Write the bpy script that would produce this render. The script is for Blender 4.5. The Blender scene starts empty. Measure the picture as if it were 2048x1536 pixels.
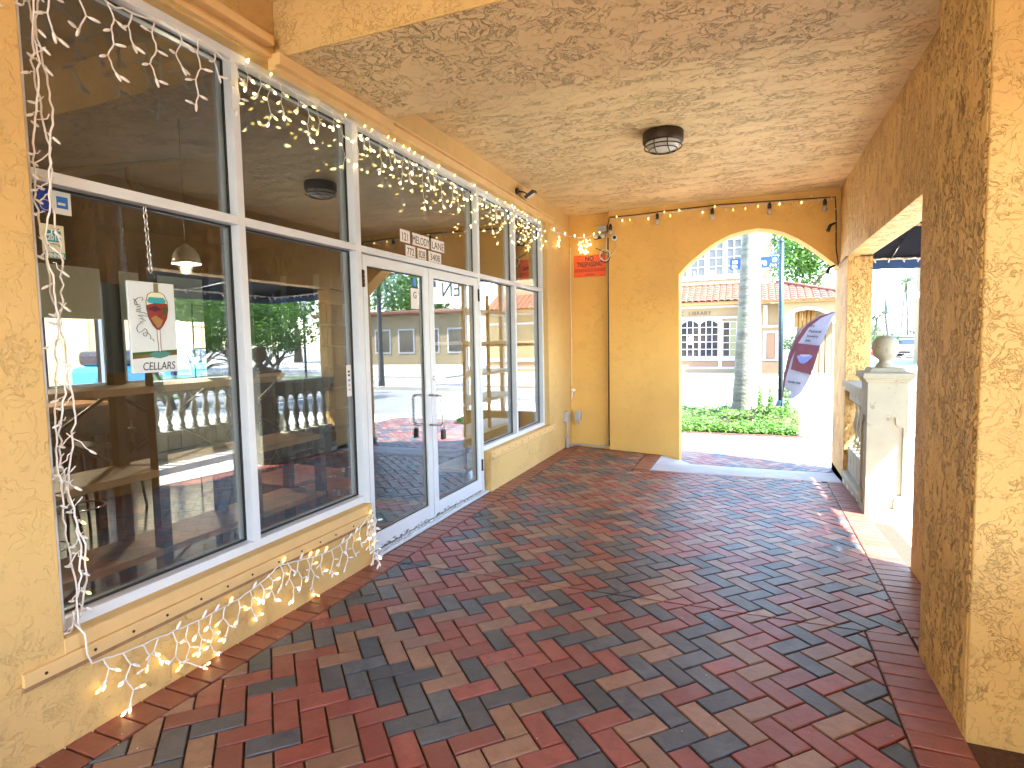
import bpy, bmesh, math, random
from mathutils import Vector, Matrix, Quaternion
from math import sin, cos, pi, radians, tan, sqrt, hypot
rng = random.Random(7)
sc = bpy.context.scene
C = sc.collection

# ---------------------------------------------------------------- camera
F_PX, PITCH, ROLL, YAW = 1166.09, 0.0720662, 0.0178932, 0.385921
cam_d = bpy.data.cameras.new('camera'); cam = bpy.data.objects.new('camera', cam_d); C.objects.link(cam)
cam_d.sensor_width = 36.0; cam_d.lens = 36.0 * F_PX / 2048.0
cam_d.clip_start = 0.05; cam_d.clip_end = 1500
fw = Vector((-sin(YAW)*cos(PITCH), cos(YAW)*cos(PITCH), -sin(PITCH)))
rt = Vector((cos(YAW), sin(YAW), 0)); dn = fw.cross(rt)
cr, sr = cos(ROLL), sin(ROLL)
cx_ = rt*cr + dn*sr; cd_ = dn*cr - rt*sr
m = Matrix((cx_, -cd_, -fw)).transposed().to_4x4()
m.translation = Vector((0, 0, 1.52))
cam.matrix_world = m
sc.camera = cam

# ---------------------------------------------------------------- light
SUN = Vector((.598, -.231, .766)).normalized()
w = bpy.data.worlds.new('World'); sc.world = w; w.use_nodes = True
wn = w.node_tree; bg = wn.nodes['Background']
sky = wn.nodes.new('ShaderNodeTexSky'); sky.sky_type = 'NISHITA'; sky.sun_disc = False
sky.sun_elevation = math.asin(SUN.z); sky.sun_rotation = math.atan2(SUN.x, SUN.y)
sky.air_density = 1.0; sky.dust_density = .5; sky.ozone_density = 1.0
wn.links.new(sky.outputs[0], bg.inputs[0]); bg.inputs[1].default_value = 0.15
sun_d = bpy.data.lights.new('sun', 'SUN'); sun_d.energy = 3.5; sun_d.angle = radians(.5); sun_d.color = (1, .955, .88)
sun = bpy.data.objects.new('sun', sun_d); C.objects.link(sun)
sun.rotation_euler = (-SUN).to_track_quat('-Z', 'Y').to_euler(); sun.location = (20, -8, 30)
sc.view_settings.view_transform = 'Standard'; sc.view_settings.look = 'None'
sc.view_settings.exposure = 3.95; sc.view_settings.gamma = 1.0
sc.view_settings.use_curve_mapping = False
sc.render.engine = 'CYCLES'
sc.cycles.max_bounces = 10; sc.cycles.diffuse_bounces = 7; sc.cycles.glossy_bounces = 4
sc.cycles.transparent_max_bounces = 16
sc.cycles.caustics_reflective = False; sc.cycles.caustics_refractive = False
sc.cycles.sample_clamp_indirect = 6.0

# ---------------------------------------------------------------- materials
def nt(name):
    mt = bpy.data.materials.new(name); mt.use_nodes = True
    t = mt.node_tree; b = t.nodes['Principled BSDF']
    return mt, t, b
def N(t, typ, **kw):
    n = t.nodes.new(typ)
    for k, v in kw.items():
        if k.startswith('i_'): n.inputs[k[2:].replace('_', ' ')].default_value = v
        else: setattr(n, k, v)
    return n
def L(t, a, b): t.links.new(a, b)
def coords(t, scale=(1, 1, 1), rot=(0, 0, 0)):
    tc = N(t, 'ShaderNodeTexCoord'); mp = N(t, 'ShaderNodeMapping')
    mp.inputs['Scale'].default_value = scale; mp.inputs['Rotation'].default_value = rot
    L(t, tc.outputs['Object'], mp.inputs['Vector']); return mp.outputs[0]
def noise(t, vec, scale, detail=4, rough=.55, dist=0.0):
    n = N(t, 'ShaderNodeTexNoise'); n.inputs['Scale'].default_value = scale; n.inputs['Detail'].default_value = detail
    n.inputs['Roughness'].default_value = rough; n.inputs['Distortion'].default_value = dist
    if vec is not None: L(t, vec, n.inputs['Vector'])
    return n.outputs['Fac']
def math_(t, op, a, b=None, c=None, clamp=False):
    n = N(t, 'ShaderNodeMath', operation=op); n.use_clamp = clamp
    for i, v in enumerate((a, b, c)):
        if v is None: continue
        if hasattr(v, 'is_linked') or hasattr(v, 'links'): L(t, v, n.inputs[i])
        else: n.inputs[i].default_value = v
    return n.outputs[0]
def ramp(t, fac, stops):
    r = N(t, 'ShaderNodeValToRGB'); L(t, fac, r.inputs[0])
    el = r.color_ramp.elements
    while len(el) < len(stops): el.new(.5)
    for e, (p, c) in zip(el, stops):
        e.position = p; e.color = (*c, 1) if len(c) == 3 else c
    return r.outputs[0]
def mixc(t, fac, a, b, mode='MIX'):
    n = N(t, 'ShaderNodeMix', data_type='RGBA', blend_type=mode)
    if hasattr(fac, 'links'): L(t, fac, n.inputs[0])
    else: n.inputs[0].default_value = fac
    for i, v in ((6, a), (7, b)):
        if hasattr(v, 'links'): L(t, v, n.inputs[i])
        else: n.inputs[i].default_value = (*v, 1)
    return n.outputs[2]
def bump(t, b, h, strength, dist=.01):
    n = N(t, 'ShaderNodeBump'); n.inputs['Strength'].default_value = strength; n.inputs['Distance'].default_value = dist
    L(t, h, n.inputs['Height']); L(t, n.outputs[0], b.inputs['Normal'])
def plain(name, col, rough=.5, metal=0.0, var=.12, vscale=8.0, bumpy=0.0, bscale=60, spec=None, wear=None):
    mt, t, b = nt(name)
    v = coords(t); n = noise(t, v, vscale, 5)
    dk = tuple(c*(1-var) for c in col); lt = tuple(min(1, c*(1+var)) for c in col)
    c = ramp(t, n, [(.3, dk), (.7, lt)])
    if wear: c = mixc(t, ramp(t, noise(t, v, wear[2], 8, .7), [(wear[1], (0, 0, 0)), (wear[1]+.04, (1, 1, 1))]), c, wear[0])
    L(t, c, b.inputs['Base Color'])
    r = math_(t, 'MULTIPLY_ADD', noise(t, v, vscale*2.3, 4), .25, rough-.12); L(t, r, b.inputs['Roughness'])
    b.inputs['Metallic'].default_value = metal
    if spec is not None: b.inputs['Specular IOR Level'].default_value = spec
    if bumpy: bump(t, b, noise(t, v, bscale, 4), bumpy, .004)
    return mt
def stucco(name, col, stretch=(1, 1, 1), relief=1.0, size=1.0, cover=.5, groove_tone=.35, tint2=None, patchy=.55):
    """hand-trowelled stucco: flat trowelled skin broken by worm-like drags"""
    mt, t, b = nt(name)
    v = coords(t, stretch)
    base = noise(t, v, 9*size, 5, .6, .8)
    g = math_(t, 'ABSOLUTE', math_(t, 'SUBTRACT', noise(t, v, 13*size, 5, .62, 1.4), .5))
    line = N(t, 'ShaderNodeMapRange'); line.interpolation_type = 'SMOOTHSTEP'
    L(t, g, line.inputs[0]); line.inputs[1].default_value = .004; line.inputs[2].default_value = .030
    mask = N(t, 'ShaderNodeMapRange'); mask.interpolation_type = 'SMOOTHSTEP'
    L(t, math_(t, 'MULTIPLY_ADD', math_(t, 'SUBTRACT', noise(t, coords(t), 1.7, 3, .6), .5), patchy, noise(t, v, 5.2*size, 4, .7, .3)), mask.inputs[0]); mask.inputs[1].default_value = cover-.03; mask.inputs[2].default_value = cover+.05
    groove = math_(t, 'MULTIPLY', math_(t, 'SUBTRACT', 1.0, line.outputs[0]), mask.outputs[0])
    lay = N(t, 'ShaderNodeMapRange'); lay.interpolation_type = 'SMOOTHSTEP'
    L(t, base, lay.inputs[0]); lay.inputs[1].default_value = .50; lay.inputs[2].default_value = .535
    h = math_(t, 'MULTIPLY_ADD', lay.outputs[0], .38, math_(t, 'MULTIPLY', groove, -1.0))
    h = math_(t, 'MULTIPLY_ADD', noise(t, v, 90, 3), .10, h)
    h = math_(t, 'MULTIPLY_ADD', noise(t, v, 2.0, 2), .8, h)
    bump(t, b, h, .85*relief, .009)
    big = noise(t, coords(t), 1.1, 4, .6)
    dk = tuple(c*.90 for c in col)
    c = ramp(t, big, [(.35, dk), (.65, col)])
    if tint2: c = mixc(t, ramp(t, noise(t, coords(t), .55, 3), [(.45, (0, 0, 0)), (.62, (1, 1, 1))]), c, tint2)
    c = mixc(t, math_(t, 'MULTIPLY', groove, groove_tone), c, tuple(x*.35 for x in col))  # grooves coloured darker than the flat skin
    st = ramp(t, noise(t, v, 3.1, 7, .72), [(.60, (0, 0, 0)), (.80, (1, 1, 1))])
    c = mixc(t, math_(t, 'MULTIPLY', st, .14), c, tuple(x*.55 for x in col))
    L(t, c, b.inputs['Base Color']); b.inputs['Roughness'].default_value = .62
    b.inputs['Specular IOR Level'].default_value = .3
    return mt
def emis(name, col, s):
    mt, t, b = nt(name)
    b.inputs['Base Color'].default_value = (*col, 1); b.inputs['Emission Color'].default_value = (*col, 1)
    b.inputs['Emission Strength'].default_value = s; return mt
def brickmat(name, col, col2):
    mt, t, b = nt(name)
    v = coords(t)
    oi = N(t, 'ShaderNodeObjectInfo'); ge = N(t, 'ShaderNodeNewGeometry')
    r = math_(t, 'FRACT', math_(t, 'ADD', oi.outputs['Random'], ge.outputs['Random Per Island']))
    # speckle must not repeat from brick to brick: shift the texture by the object's location
    va = N(t, 'ShaderNodeVectorMath', operation='ADD'); L(t, v, va.inputs[0]); L(t, oi.outputs['Location'], va.inputs[1]); vv = va.outputs[0]
    c = ramp(t, r, [(0, tuple(x*.78 for x in col)), (.5, col), (1, col2)])
    bl = noise(t, vv, 14, 5, .65)
    c = mixc(t, ramp(t, bl, [(.42, (0, 0, 0)), (.72, (1, 1, 1))]), c, tuple(x*.72 for x in col))
    sp = noise(t, vv, 260, 3, .7)
    c = mixc(t, ramp(t, sp, [(.60, (0, 0, 0)), (.68, (.5, .5, .5))]), c, tuple(x*.35 for x in col))
    c = mixc(t, ramp(t, noise(t, vv, 150, 3, .6), [(.66, (0, 0, 0)), (.71, (.55, .55, .55))]), c, (.46, .38, .30))
    c = mixc(t, math_(t, 'MULTIPLY', ramp(t, noise(t, vv, 1.3, 5, .65), [(.42, (0, 0, 0)), (.70, (1, 1, 1))]), .16), c, (.36, .30, .25))
    L(t, c, b.inputs['Base Color'])
    L(t, math_(t, 'MULTIPLY_ADD', noise(t, vv, 9, 4), .30, .26), b.inputs['Roughness'])
    b.inputs['Specular IOR Level'].default_value = .65
    bump(t, b, math_(t, 'MULTIPLY_ADD', sp, .9, math_(t, 'MULTIPLY', noise(t, vv, 35, 5), 1.3)), .5, .003)
    return mt
WALLC = (.70, .475, .19)
M = {}
M['stucco_wall'] = stucco('stucco_wall', WALLC, (1, 1, 1), .7, 1.6, .55, .22)
M['stucco_side'] = stucco('stucco_side', (.74, .47, .18), (1, 1.5, .62), 1.25, 1.5, .46, .42)
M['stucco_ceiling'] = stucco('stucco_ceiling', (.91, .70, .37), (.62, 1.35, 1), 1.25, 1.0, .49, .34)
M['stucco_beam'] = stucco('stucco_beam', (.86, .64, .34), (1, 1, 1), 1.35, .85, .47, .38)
M['stucco_arch'] = stucco('stucco_arch', (.80, .49, .14), (1, 1, 1), .5, 1.3, .55, .15)
M['stucco_column'] = stucco('stucco_column', (.74, .47, .17), (1, 1.2, .7), 1.4, 1.5, .45, .42)
M['stucco_front'] = stucco('stucco_front', (.60, .38, .13), (1, 1, 1), .8, 1.7, .53, .22)
M['trim'] = plain('trim_paint', (.74, .50, .22), .42, var=.05, bumpy=.1, bscale=25, wear=((.30, .17, .07), .74, 9))
M['dark_strip'] = plain('dark_trim_strip', (.33, .18, .085), .8, var=.2, vscale=20, bumpy=.4)
M['white_alu'] = plain('white_aluminium', (.70, .755, .82), .33, var=.035, vscale=5, bumpy=.04, bscale=18, wear=((.42, .40, .36), .76, 11))
M['white_wall_alu'] = M['white_alu']
M['chip'] = plain('chipped_dark_metal', (.05, .05, .055), .6)
M['gasket'] = plain('black_gasket', (.012, .012, .014), .45, var=.1)
M['alu'] = plain('brushed_aluminium', (.62, .62, .62), .28, 1.0, var=.06)
M['black'] = plain('black_metal', (.015, .015, .017), .4, var=.2)
M['bronze'] = plain('bronze_metal', (.055, .035, .022), .5, .4, var=.3, vscale=30, bumpy=.15)
M['lens'] = plain('frosted_lens', (.62, .62, .56), .22, var=.05)
M['concrete'] = plain('pale_concrete', (.60, .58, .52), .8, var=.10, vscale=3, bumpy=.3, bscale=40, wear=((.27, .26, .24), .66, 6))
M['cast'] = plain('cast_stone', (.30, .285, .215), .75, var=.08, vscale=6, bumpy=.35, bscale=70, wear=((.20, .185, .13), .61, 9))
M['sand'] = plain('joint_sand', (.075, .038, .026), .95, var=.3, vscale=60, bumpy=.5)
M['asphalt'] = plain('sunbleached_asphalt', (.20, .20, .195), .9, var=.10, vscale=1.2, bumpy=.3, bscale=90, wear=((.15, .15, .145), .66, 2.0))
M['concrete_ramp'] = plain('worn_ramp_concrete', (.48, .49, .50), .7, var=.12, vscale=3, bumpy=.3, bscale=40, wear=((.30, .29, .28), .66, 5))
M['brick_ground'] = plain('red_brick_paving', (.20, .10, .065), .85, var=.25, vscale=7, bumpy=.3)
M['far_concrete'] = plain('far_concrete', (.34, .32, .28), .85, var=.12, vscale=1.5, wear=((.24, .22, .2), .62, 3))
M['ground'] = plain('pale_ground', (.34, .33, .30), .9, var=.08, vscale=.4)
M['paint_white'] = plain('road_paint', (.75, .75, .72), .6, var=.1)
M['paint_yellow'] = plain('yellow_paint', (.65, .45, .06), .6, var=.1)
M['red_brick'] = brickmat('red_brick', (.235, .050, .040), (.31, .075, .062))
M['tan_brick'] = brickmat('tan_brick', (.25, .140, .095), (.33, .19, .125))
M['dark_brick'] = brickmat('dark_brick', (.046, .060, .082), (.085, .102, .132))
M['border_brick'] = brickmat('border_brick', (.235, .058, .036), (.29, .080, .05))
M['wire'] = plain('white_wire', (.80, .78, .76), .4, var=.04)
M['bulb_off'] = plain('white_bulb', (.82, .80, .78), .25, var=.03)
M['bulb_on'] = emis('warm_bulb', (1.0, .70, .16), .32)
M['bulb_on2'] = emis('warm_white_bulb', (1.0, .84, .38), .55)
M['clear'] = plain('clear_bulb', (.55, .5, .42), .1, var=.03)
M['orange_sign'] = plain('orange_sign', (.85, .12, .025), .4, var=.04)
M['orange_band'] = plain('orange_band', (.62, .07, .015), .4, var=.04)
M['ink'] = plain('black_ink', (.012, .012, .014), .5, var=.05)
M['sticker'] = plain('white_sticker', (.78, .74, .72), .4, var=.03)
M['mint'] = plain('mint_board', (.76, .86, .88), .35, var=.03)
M['wood'] = plain('shelf_wood', (.26, .13, .055), .5, var=.35, vscale=5, bumpy=.2)
M['wood_pale'] = plain('pale_shelf_wood', (.52, .50, .46), .5, var=.1)
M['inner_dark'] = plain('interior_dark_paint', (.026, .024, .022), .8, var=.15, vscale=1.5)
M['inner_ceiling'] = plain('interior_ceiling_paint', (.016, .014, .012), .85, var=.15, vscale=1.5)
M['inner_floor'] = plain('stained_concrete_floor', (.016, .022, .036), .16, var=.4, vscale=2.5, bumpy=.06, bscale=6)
M['sign_white'] = plain('white_sign_board', (.66, .74, .78), .4, var=.03)
M['shade'] = plain('roller_shade', (.55, .58, .48), .8, var=.05)
M['blue_glass'] = plain('blue_sign', (.015, .05, .35), .3, var=.05)
M['sticker_blue'] = plain('blue_sticker', (.02, .20, .75), .35, var=.05)
M['teal'] = plain('teal_print', (.02, .35, .42), .4, var=.05)
M['cream'] = plain('cream_print', (.75, .76, .55), .4, var=.03)
M['awning'] = plain('navy_awning_cloth', (.012, .017, .035), .8, var=.15, bumpy=.15, bscale=200)
M['awning_blue'] = plain('blue_valance_cloth', (.02, .06, .18), .8, var=.1)
M['mat_fibre'] = plain('coir_mat', (.16, .11, .045), .95, var=.3, bumpy=.5, bscale=200)
M['mat_green'] = plain('mat_green', (.02, .10, .08), .95, var=.2)
M['mat_red'] = plain('mat_red', (.25, .04, .03), .95, var=.2)
M['leather'] = plain('trunk_panel', (.20, .065, .028), .45, var=.3, vscale=6, bumpy=.2)
M['pink'] = plain('pink_petal', (.75, .03, .35), .4, var=.2)
M['facade'] = plain('library_stucco', (.23, .17, .085), .8, var=.05, bumpy=.2, bscale=30)
M['facade2'] = plain('pale_stucco', (.22, .17, .095), .8, var=.05, bumpy=.2, bscale=30)
M['facade_dark'] = plain('ochre_trim', (.32, .18, .05), .7, var=.05)
M['facade_white'] = plain('white_trim', (.36, .36, .37), .6, var=.03)
M['facade_base'] = plain('stucco_base', (.25, .17, .09), .8, var=.04)
M['peach'] = plain('peach_panel', (.23, .135, .075), .8, var=.04)
M['rooftile'] = plain('terracotta_tile', (.13, .042, .024), .8, var=.28, vscale=9, bumpy=.3, wear=((.25, .14, .09), .60, 5))
M['win_dark'] = plain('window_glass_dark', (.030, .026, .026), .12, var=.4, vscale=3, spec=.6)
M['win_olive'] = plain('window_blind_olive', (.20, .19, .08), .5, var=.05)
M['palm_bark'] = plain('palm_bark', (.15, .16, .125), .85, var=.22, vscale=5, bumpy=.4, bscale=30, wear=((.16, .17, .12), .60, 4))
def barkmat():
    mt, t, b = nt('ringed_palm_bark')
    v = coords(t, (1, 1, 7)); v2 = coords(t)
    c = ramp(t, noise(t, v, 1.6, 6, .6), [(.34, (.08, .085, .062)), (.50, (.15, .155, .12)), (.66, (.20, .205, .17))])
    c = mixc(t, ramp(t, noise(t, v2, 5, 8, .75), [(.60, (0, 0, 0)), (.66, (1, 1, 1))]), c, (.09, .10, .07))
    c = mixc(t, ramp(t, noise(t, v2, 2.1, 5, .6), [(.56, (0, 0, 0)), (.62, (.7, .7, .7))]), c, (.17, .20, .12))
    L(t, c, b.inputs['Base Color']); b.inputs['Roughness'].default_value = .85
    bump(t, b, math_(t, 'MULTIPLY_ADD', noise(t, v, 3.2, 5), 1.0, noise(t, v2, 30, 4)), .6, .02); return mt
M['palm_bark'] = barkmat()
M['bark'] = plain('tree_bark', (.14, .11, .08), .9, var=.3, vscale=12, bumpy=.6)
M['far_bark'] = plain('far_palm_bark', (.09, .085, .08), .9, var=.2)
def leafmat(name, a, b_, trans=.25):
    mt, t, b = nt(name)
    ge = N(t, 'ShaderNodeNewGeometry')
    c = ramp(t, ge.outputs['Random Per Island'], [(0, a), (.6, b_), (1, tuple(x*1.5 for x in b_))])
    L(t, c, b.inputs['Base Color']); b.inputs['Roughness'].default_value = .45
    tr = N(t, 'ShaderNodeBsdfTranslucent'); L(t, c, tr.inputs[0])
    mx = N(t, 'ShaderNodeMixShader'); mx.inputs[0].default_value = trans
    L(t, b.outputs[0], mx.inputs[1]); L(t, tr.outputs[0], mx.inputs[2])
    L(t, mx.outputs[0], t.nodes['Material Output'].inputs[0]); return mt
M['leaf'] = leafmat('green_leaf', (.020, .065, .010), (.055, .14, .022))
M['leaf_bright'] = leafmat('bright_leaf', (.03, .085, .010), (.075, .17, .020), .45)
M['leaf_far'] = leafmat('far_leaf', (.022, .045, .014), (.05, .085, .025), .3)
M['frond'] = leafmat('palm_frond', (.03, .08, .02), (.07, .15, .03), .3)
M['car_white'] = plain('white_car_paint', (.30, .32, .36), .2, var=.02)
M['car_dark'] = plain('dark_car_paint', (.05, .07, .14), .2, var=.02)
M['car_glass'] = plain('car_glass', (.02, .03, .05), .08, var=.1)
M['rubber'] = plain('tyre_rubber', (.02, .02, .02), .8)
M['hydrant_red'] = plain('hydrant_red', (.50, .03, .03), .4)
M['maroon'] = plain('maroon_cloth', (.085, .016, .028), .8, var=.1)
M['flag_white'] = plain('white_flag_cloth', (.20, .195, .25), .8, var=.04)
M['flag_blue'] = plain('pale_blue_print', (.10, .115, .26), .8, var=.15, vscale=4)
M['pole_green'] = plain('dark_green_pole', (.010, .025, .035), .3, var=.2)
M['street_blue'] = plain('street_sign_blue', (.004, .035, .22), .4, var=.03)
M['grey_plastic'] = plain('grey_box', (.42, .42, .42), .5, var=.1)
M['concrete_dark'] = plain('old_concrete', (.30, .29, .28), .85, var=.15, vscale=2, bumpy=.3, bscale=40)
M['pool_blue'] = plain('blue_canopy', (.03, .30, .55), .5)
M['straw'] = plain('water_teal', (.06, .22, .20), .5)
M['globe'] = plain('lamp_globe', (.75, .72, .6), .3)
M['grass'] = plain('lawn', (.05, .11, .025), .9, var=.25, vscale=3, bumpy=.5)
# glass
def glassmat(name, tint, k, add):
    mt = bpy.data.materials.new(name); mt.use_nodes = True; t = mt.node_tree
    t.nodes.remove(t.nodes['Principled BSDF'])
    ge = N(t, 'ShaderNodeNewGeometry'); dp = N(t, 'ShaderNodeVectorMath', operation='DOT_PRODUCT')
    L(t, ge.outputs['Normal'], dp.inputs[0]); L(t, ge.outputs['Incoming'], dp.inputs[1])
    p5 = math_(t, 'POWER', math_(t, 'SUBTRACT', 1.0, math_(t, 'ABSOLUTE', dp.outputs['Value'])), 5.0)   # Schlick, the same on both faces
    f = math_(t, 'MULTIPLY_ADD', math_(t, 'MULTIPLY_ADD', p5, .96, .04), k, add, clamp=True)
    tr = N(t, 'ShaderNodeBsdfTransparent'); tr.inputs[0].default_value = (*tint, 1)
    gl = N(t, 'ShaderNodeBsdfGlossy'); gl.inputs['Roughness'].default_value = 0.0; gl.inputs[0].default_value = (.95, .97, 1, 1)
    mx = N(t, 'ShaderNodeMixShader'); L(t, f, mx.inputs[0]); L(t, tr.outputs[0], mx.inputs[1]); L(t, gl.outputs[0], mx.inputs[2])
    df = N(t, 'ShaderNodeBsdfDiffuse'); df.inputs[0].default_value = (.6, .6, .58, 1)
    sm = ramp(t, noise(t, coords(t, (1, 1, .35)), 3.5, 7, .7), [(.48, (.004, .004, .004)), (.75, (.035, .035, .035))])
    m2 = N(t, 'ShaderNodeMixShader'); L(t, sm, m2.inputs[0]); L(t, mx.outputs[0], m2.inputs[1]); L(t, df.outputs[0], m2.inputs[2])
    L(t, m2.outputs[0], t.nodes['Material Output'].inputs[0]); return mt
M['glass'] = glassmat('window_glass', (.88, .92, .91), 2.0, .05)

# ---------------------------------------------------------------- mesh helpers
class MB:
    def __init__(s): s.v = []; s.f = []; s.m = []; s.mats = []; s.sm = []
    def mi(s, mat):
        if mat not in s.mats: s.mats.append(mat)
        return s.mats.index(mat)
    def add(s, vs, fs, mat, smooth=False):
        o = len(s.v); k = s.mi(mat); s.v += [tuple(v) for v in vs]
        for f in fs: s.f.append(tuple(i+o for i in f)); s.m.append(k); s.sm.append(smooth)
    def box(s, x0, x1, y0, y1, z0, z1, mat, mtx=None):
        vs = [Vector((x, y, z)) for z in (z0, z1) for y in (y0, y1) for x in (x0, x1)]
        if mtx: vs = [mtx @ v for v in vs]
        s.add(vs, [(0, 2, 3, 1), (4, 5, 7, 6), (0, 1, 5, 4), (2, 6, 7, 3), (0, 4, 6, 2), (1, 3, 7, 5)], mat)
    def prism(s, poly, fn, d, mat):
        """poly: list of 2d points (CCW as seen from +d side), fn(a,b,t)->xyz"""
        n = len(poly)
        s.add([fn(a, b, 0) for a, b in poly] + [fn(a, b, d) for a, b in poly],
              [tuple(reversed(range(n))), tuple(range(n, 2*n))] + [(i, (i+1) % n, n+(i+1) % n, n+i) for i in range(n)], mat)
    def tube(s, pts, r, mat, n=6, caps=True, smooth=True):
        pts = [Vector(p) for p in pts]; rs = r if isinstance(r, (list, tuple)) else [r]*len(pts)
        vs = []; up = None
        for i, p in enumerate(pts):
            d = (pts[min(i+1, len(pts)-1)] - pts[max(i-1, 0)])
            if d.length < 1e-9: d = Vector((0, 0, 1))
            d.normalize()
            if up is None: up = Vector((0, 0, 1)) if abs(d.z) < .9 else Vector((1, 0, 0))
            a = d.cross(up)
            if a.length < 1e-4: a = d.cross(Vector((.3, .9, .2)))
            a.normalize(); b = d.cross(a); up = -b
            vs += [p + (a*cos(2*pi*k/n) + b*sin(2*pi*k/n))*rs[i] for k in range(n)]
        fs = []
        for i in range(len(pts)-1):
            for k in range(n):
                fs.append((i*n+k, i*n+(k+1) % n, (i+1)*n+(k+1) % n, (i+1)*n+k))
        s.add(vs, fs, mat, smooth)
        if caps:
            o = len(s.v)-len(vs); k_ = s.mi(mat)
            s.f.append(tuple(o+k for k in reversed(range(n)))); s.m.append(k_); s.sm.append(False)
            s.f.append(tuple(o+(len(pts)-1)*n+k for k in range(n))); s.m.append(k_); s.sm.append(False)
    def lathe(s, prof, c, mat, n=16, smooth=True):
        vs = []; c = Vector(c)
        for r, z in prof:
            vs += [c + Vector((r*cos(2*pi*k/n), r*sin(2*pi*k/n), z)) for k in range(n)]
        fs = [(i*n+k, i*n+(k+1) % n, (i+1)*n+(k+1) % n, (i+1)*n+k) for i in range(len(prof)-1) for k in range(n)]
        s.add(vs, fs, mat, smooth)
        o = len(s.v)-len(vs); k_ = s.mi(mat)
        s.f.append(tuple(o+k for k in reversed(range(n)))); s.m.append(k_); s.sm.append(False)
        s.f.append(tuple(o+(len(prof)-1)*n+k for k in range(n))); s.m.append(k_); s.sm.append(False)
    def mesh(s, name):
        me = bpy.data.meshes.new(name); me.from_pydata(s.v, [], s.f)
        for mt in s.mats: me.materials.append(M[mt] if isinstance(mt, str) else mt)
        me.polygons.foreach_set('material_index', s.m); me.polygons.foreach_set('use_smooth', s.sm)
        me.update(); return me
def link(name, data, parent=None):
    o = bpy.data.objects.new(name, data); C.objects.link(o)
    if parent is not None: o.parent = parent
    return o
def build(mb, name, parent=None, bevel=0.0, seg=2):
    me = mb.mesh(name)
    bm = bmesh.new(); bm.from_mesh(me); bmesh.ops.recalc_face_normals(bm, faces=bm.faces)
    bm.to_mesh(me); bm.free()
    o = link(name, me, parent)
    if parent is not None and parent.type == 'EMPTY' or parent is not None:
        o.matrix_parent_inverse = Matrix.Translation(-parent_loc(parent))
    if bevel:
        md = o.modifiers.new('soft edges', 'BEVEL'); md.width = bevel; md.segments = seg; md.limit_method = 'ANGLE'; md.angle_limit = radians(40)
        md.harden_normals = False
    return o
def parent_loc(p):
    v = Vector((0, 0, 0))
    while p is not None: v += p.location; p = p.parent
    return v
def tag(o, label=None, cat=None, group=None, kind=None):
    if label: o['label'] = label
    if cat: o['category'] = cat
    if group: o['group'] = group
    if kind: o['kind'] = kind
    return o
def thing(name, label, cat, loc=(0, 0, 0), group=None):
    o = bpy.data.objects.new(name, None); C.objects.link(o); o.location = loc; o.empty_display_size = .1
    return tag(o, label, cat, group)
def boxo(name, x0, x1, y0, y1, z0, z1, mat, parent=None, bevel=0.0):
    b = MB(); b.box(x0, x1, y0, y1, z0, z1, mat); return build(b, name, parent, bevel)
def copy_part(src, parent, loc=None):
    c = src.copy(); C.objects.link(c); c.parent = parent
    if loc is not None: c.location = loc
    return c
def copy_tree(o, loc, label=None, rz=None, parent=None):
    c = o.copy(); C.objects.link(c)
    if parent is None:
        c.location = loc
        if rz is not None: c.rotation_euler = (0, 0, rz)
        if label: c['label'] = label
    else: c.parent = parent
    for ch in list(o.children): copy_tree(ch, None, parent=c)
    return c
def text(body, size, place, mat, depth=.002, align='CENTER', sx=1.0, space=1.0, name='lettering', parent=None, bold=0.0, shear=0.0):
    """place: fn(x,y,z)->world;  converts the built-in font to a mesh"""
    cu = bpy.data.curves.new(name, 'FONT'); cu.body = body; cu.size = size; cu.align_x = align; cu.align_y = 'BOTTOM_BASELINE'
    cu.extrude = depth/2; cu.space_character = space; cu.offset = bold; cu.shear = shear
    cu.resolution_u = 4
    t = bpy.data.objects.new('tmp', cu); C.objects.link(t)
    bpy.context.view_layer.update()
    me0 = bpy.data.meshes.new_from_object(t.evaluated_get(bpy.context.evaluated_depsgraph_get()))
    vs = [place(v.co.x*sx, v.co.y, v.co.z+depth/2) for v in me0.vertices]
    fs = [tuple(p.vertices) for p in me0.polygons]
    bpy.data.objects.remove(t); bpy.data.curves.remove(cu); bpy.data.meshes.remove(me0)
    me = bpy.data.meshes.new(name); me.from_pydata([tuple(v) for v in vs], [], fs); me.materials.append(M[mat]); me.update()
    o = link(name, me, parent)
    if parent is not None: o.matrix_parent_inverse = Matrix.Translation(-parent_loc(parent))
    return o
YZ = lambda x: (lambda a, b, t: (x+t, a, b))        # a=Y, b=Z, extrude along +X
XZ = lambda y: (lambda a, b, t: (a, y+t, b))        # a=X, b=Z, extrude along +Y
XY = lambda z: (lambda a, b, t: (a, b, z+t))

WX = -2.416      # storefront wall face
XF = -2.482      # storefront frame face
XG = -2.545      # glass
RX = 1.012       # side wall inner face
AY = 8.15        # arch wall face
ZC = 3.302       # ceiling

def zf(x, y):
    """the walk falls gently towards the far right corner"""
    s = max(0.0, y-3.2); s = s*s/(s+.6) if s > 0 else 0
    return -(x+2.416)*.0118*min(s, 5.6)

# ---------------------------------------------------------------- ground, walk, street
b = MB(); b.box(-400, 400, -400, 600, -1.2, -.345, 'ground'); g = build(b, 'ground'); tag(g, kind='structure')
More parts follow.
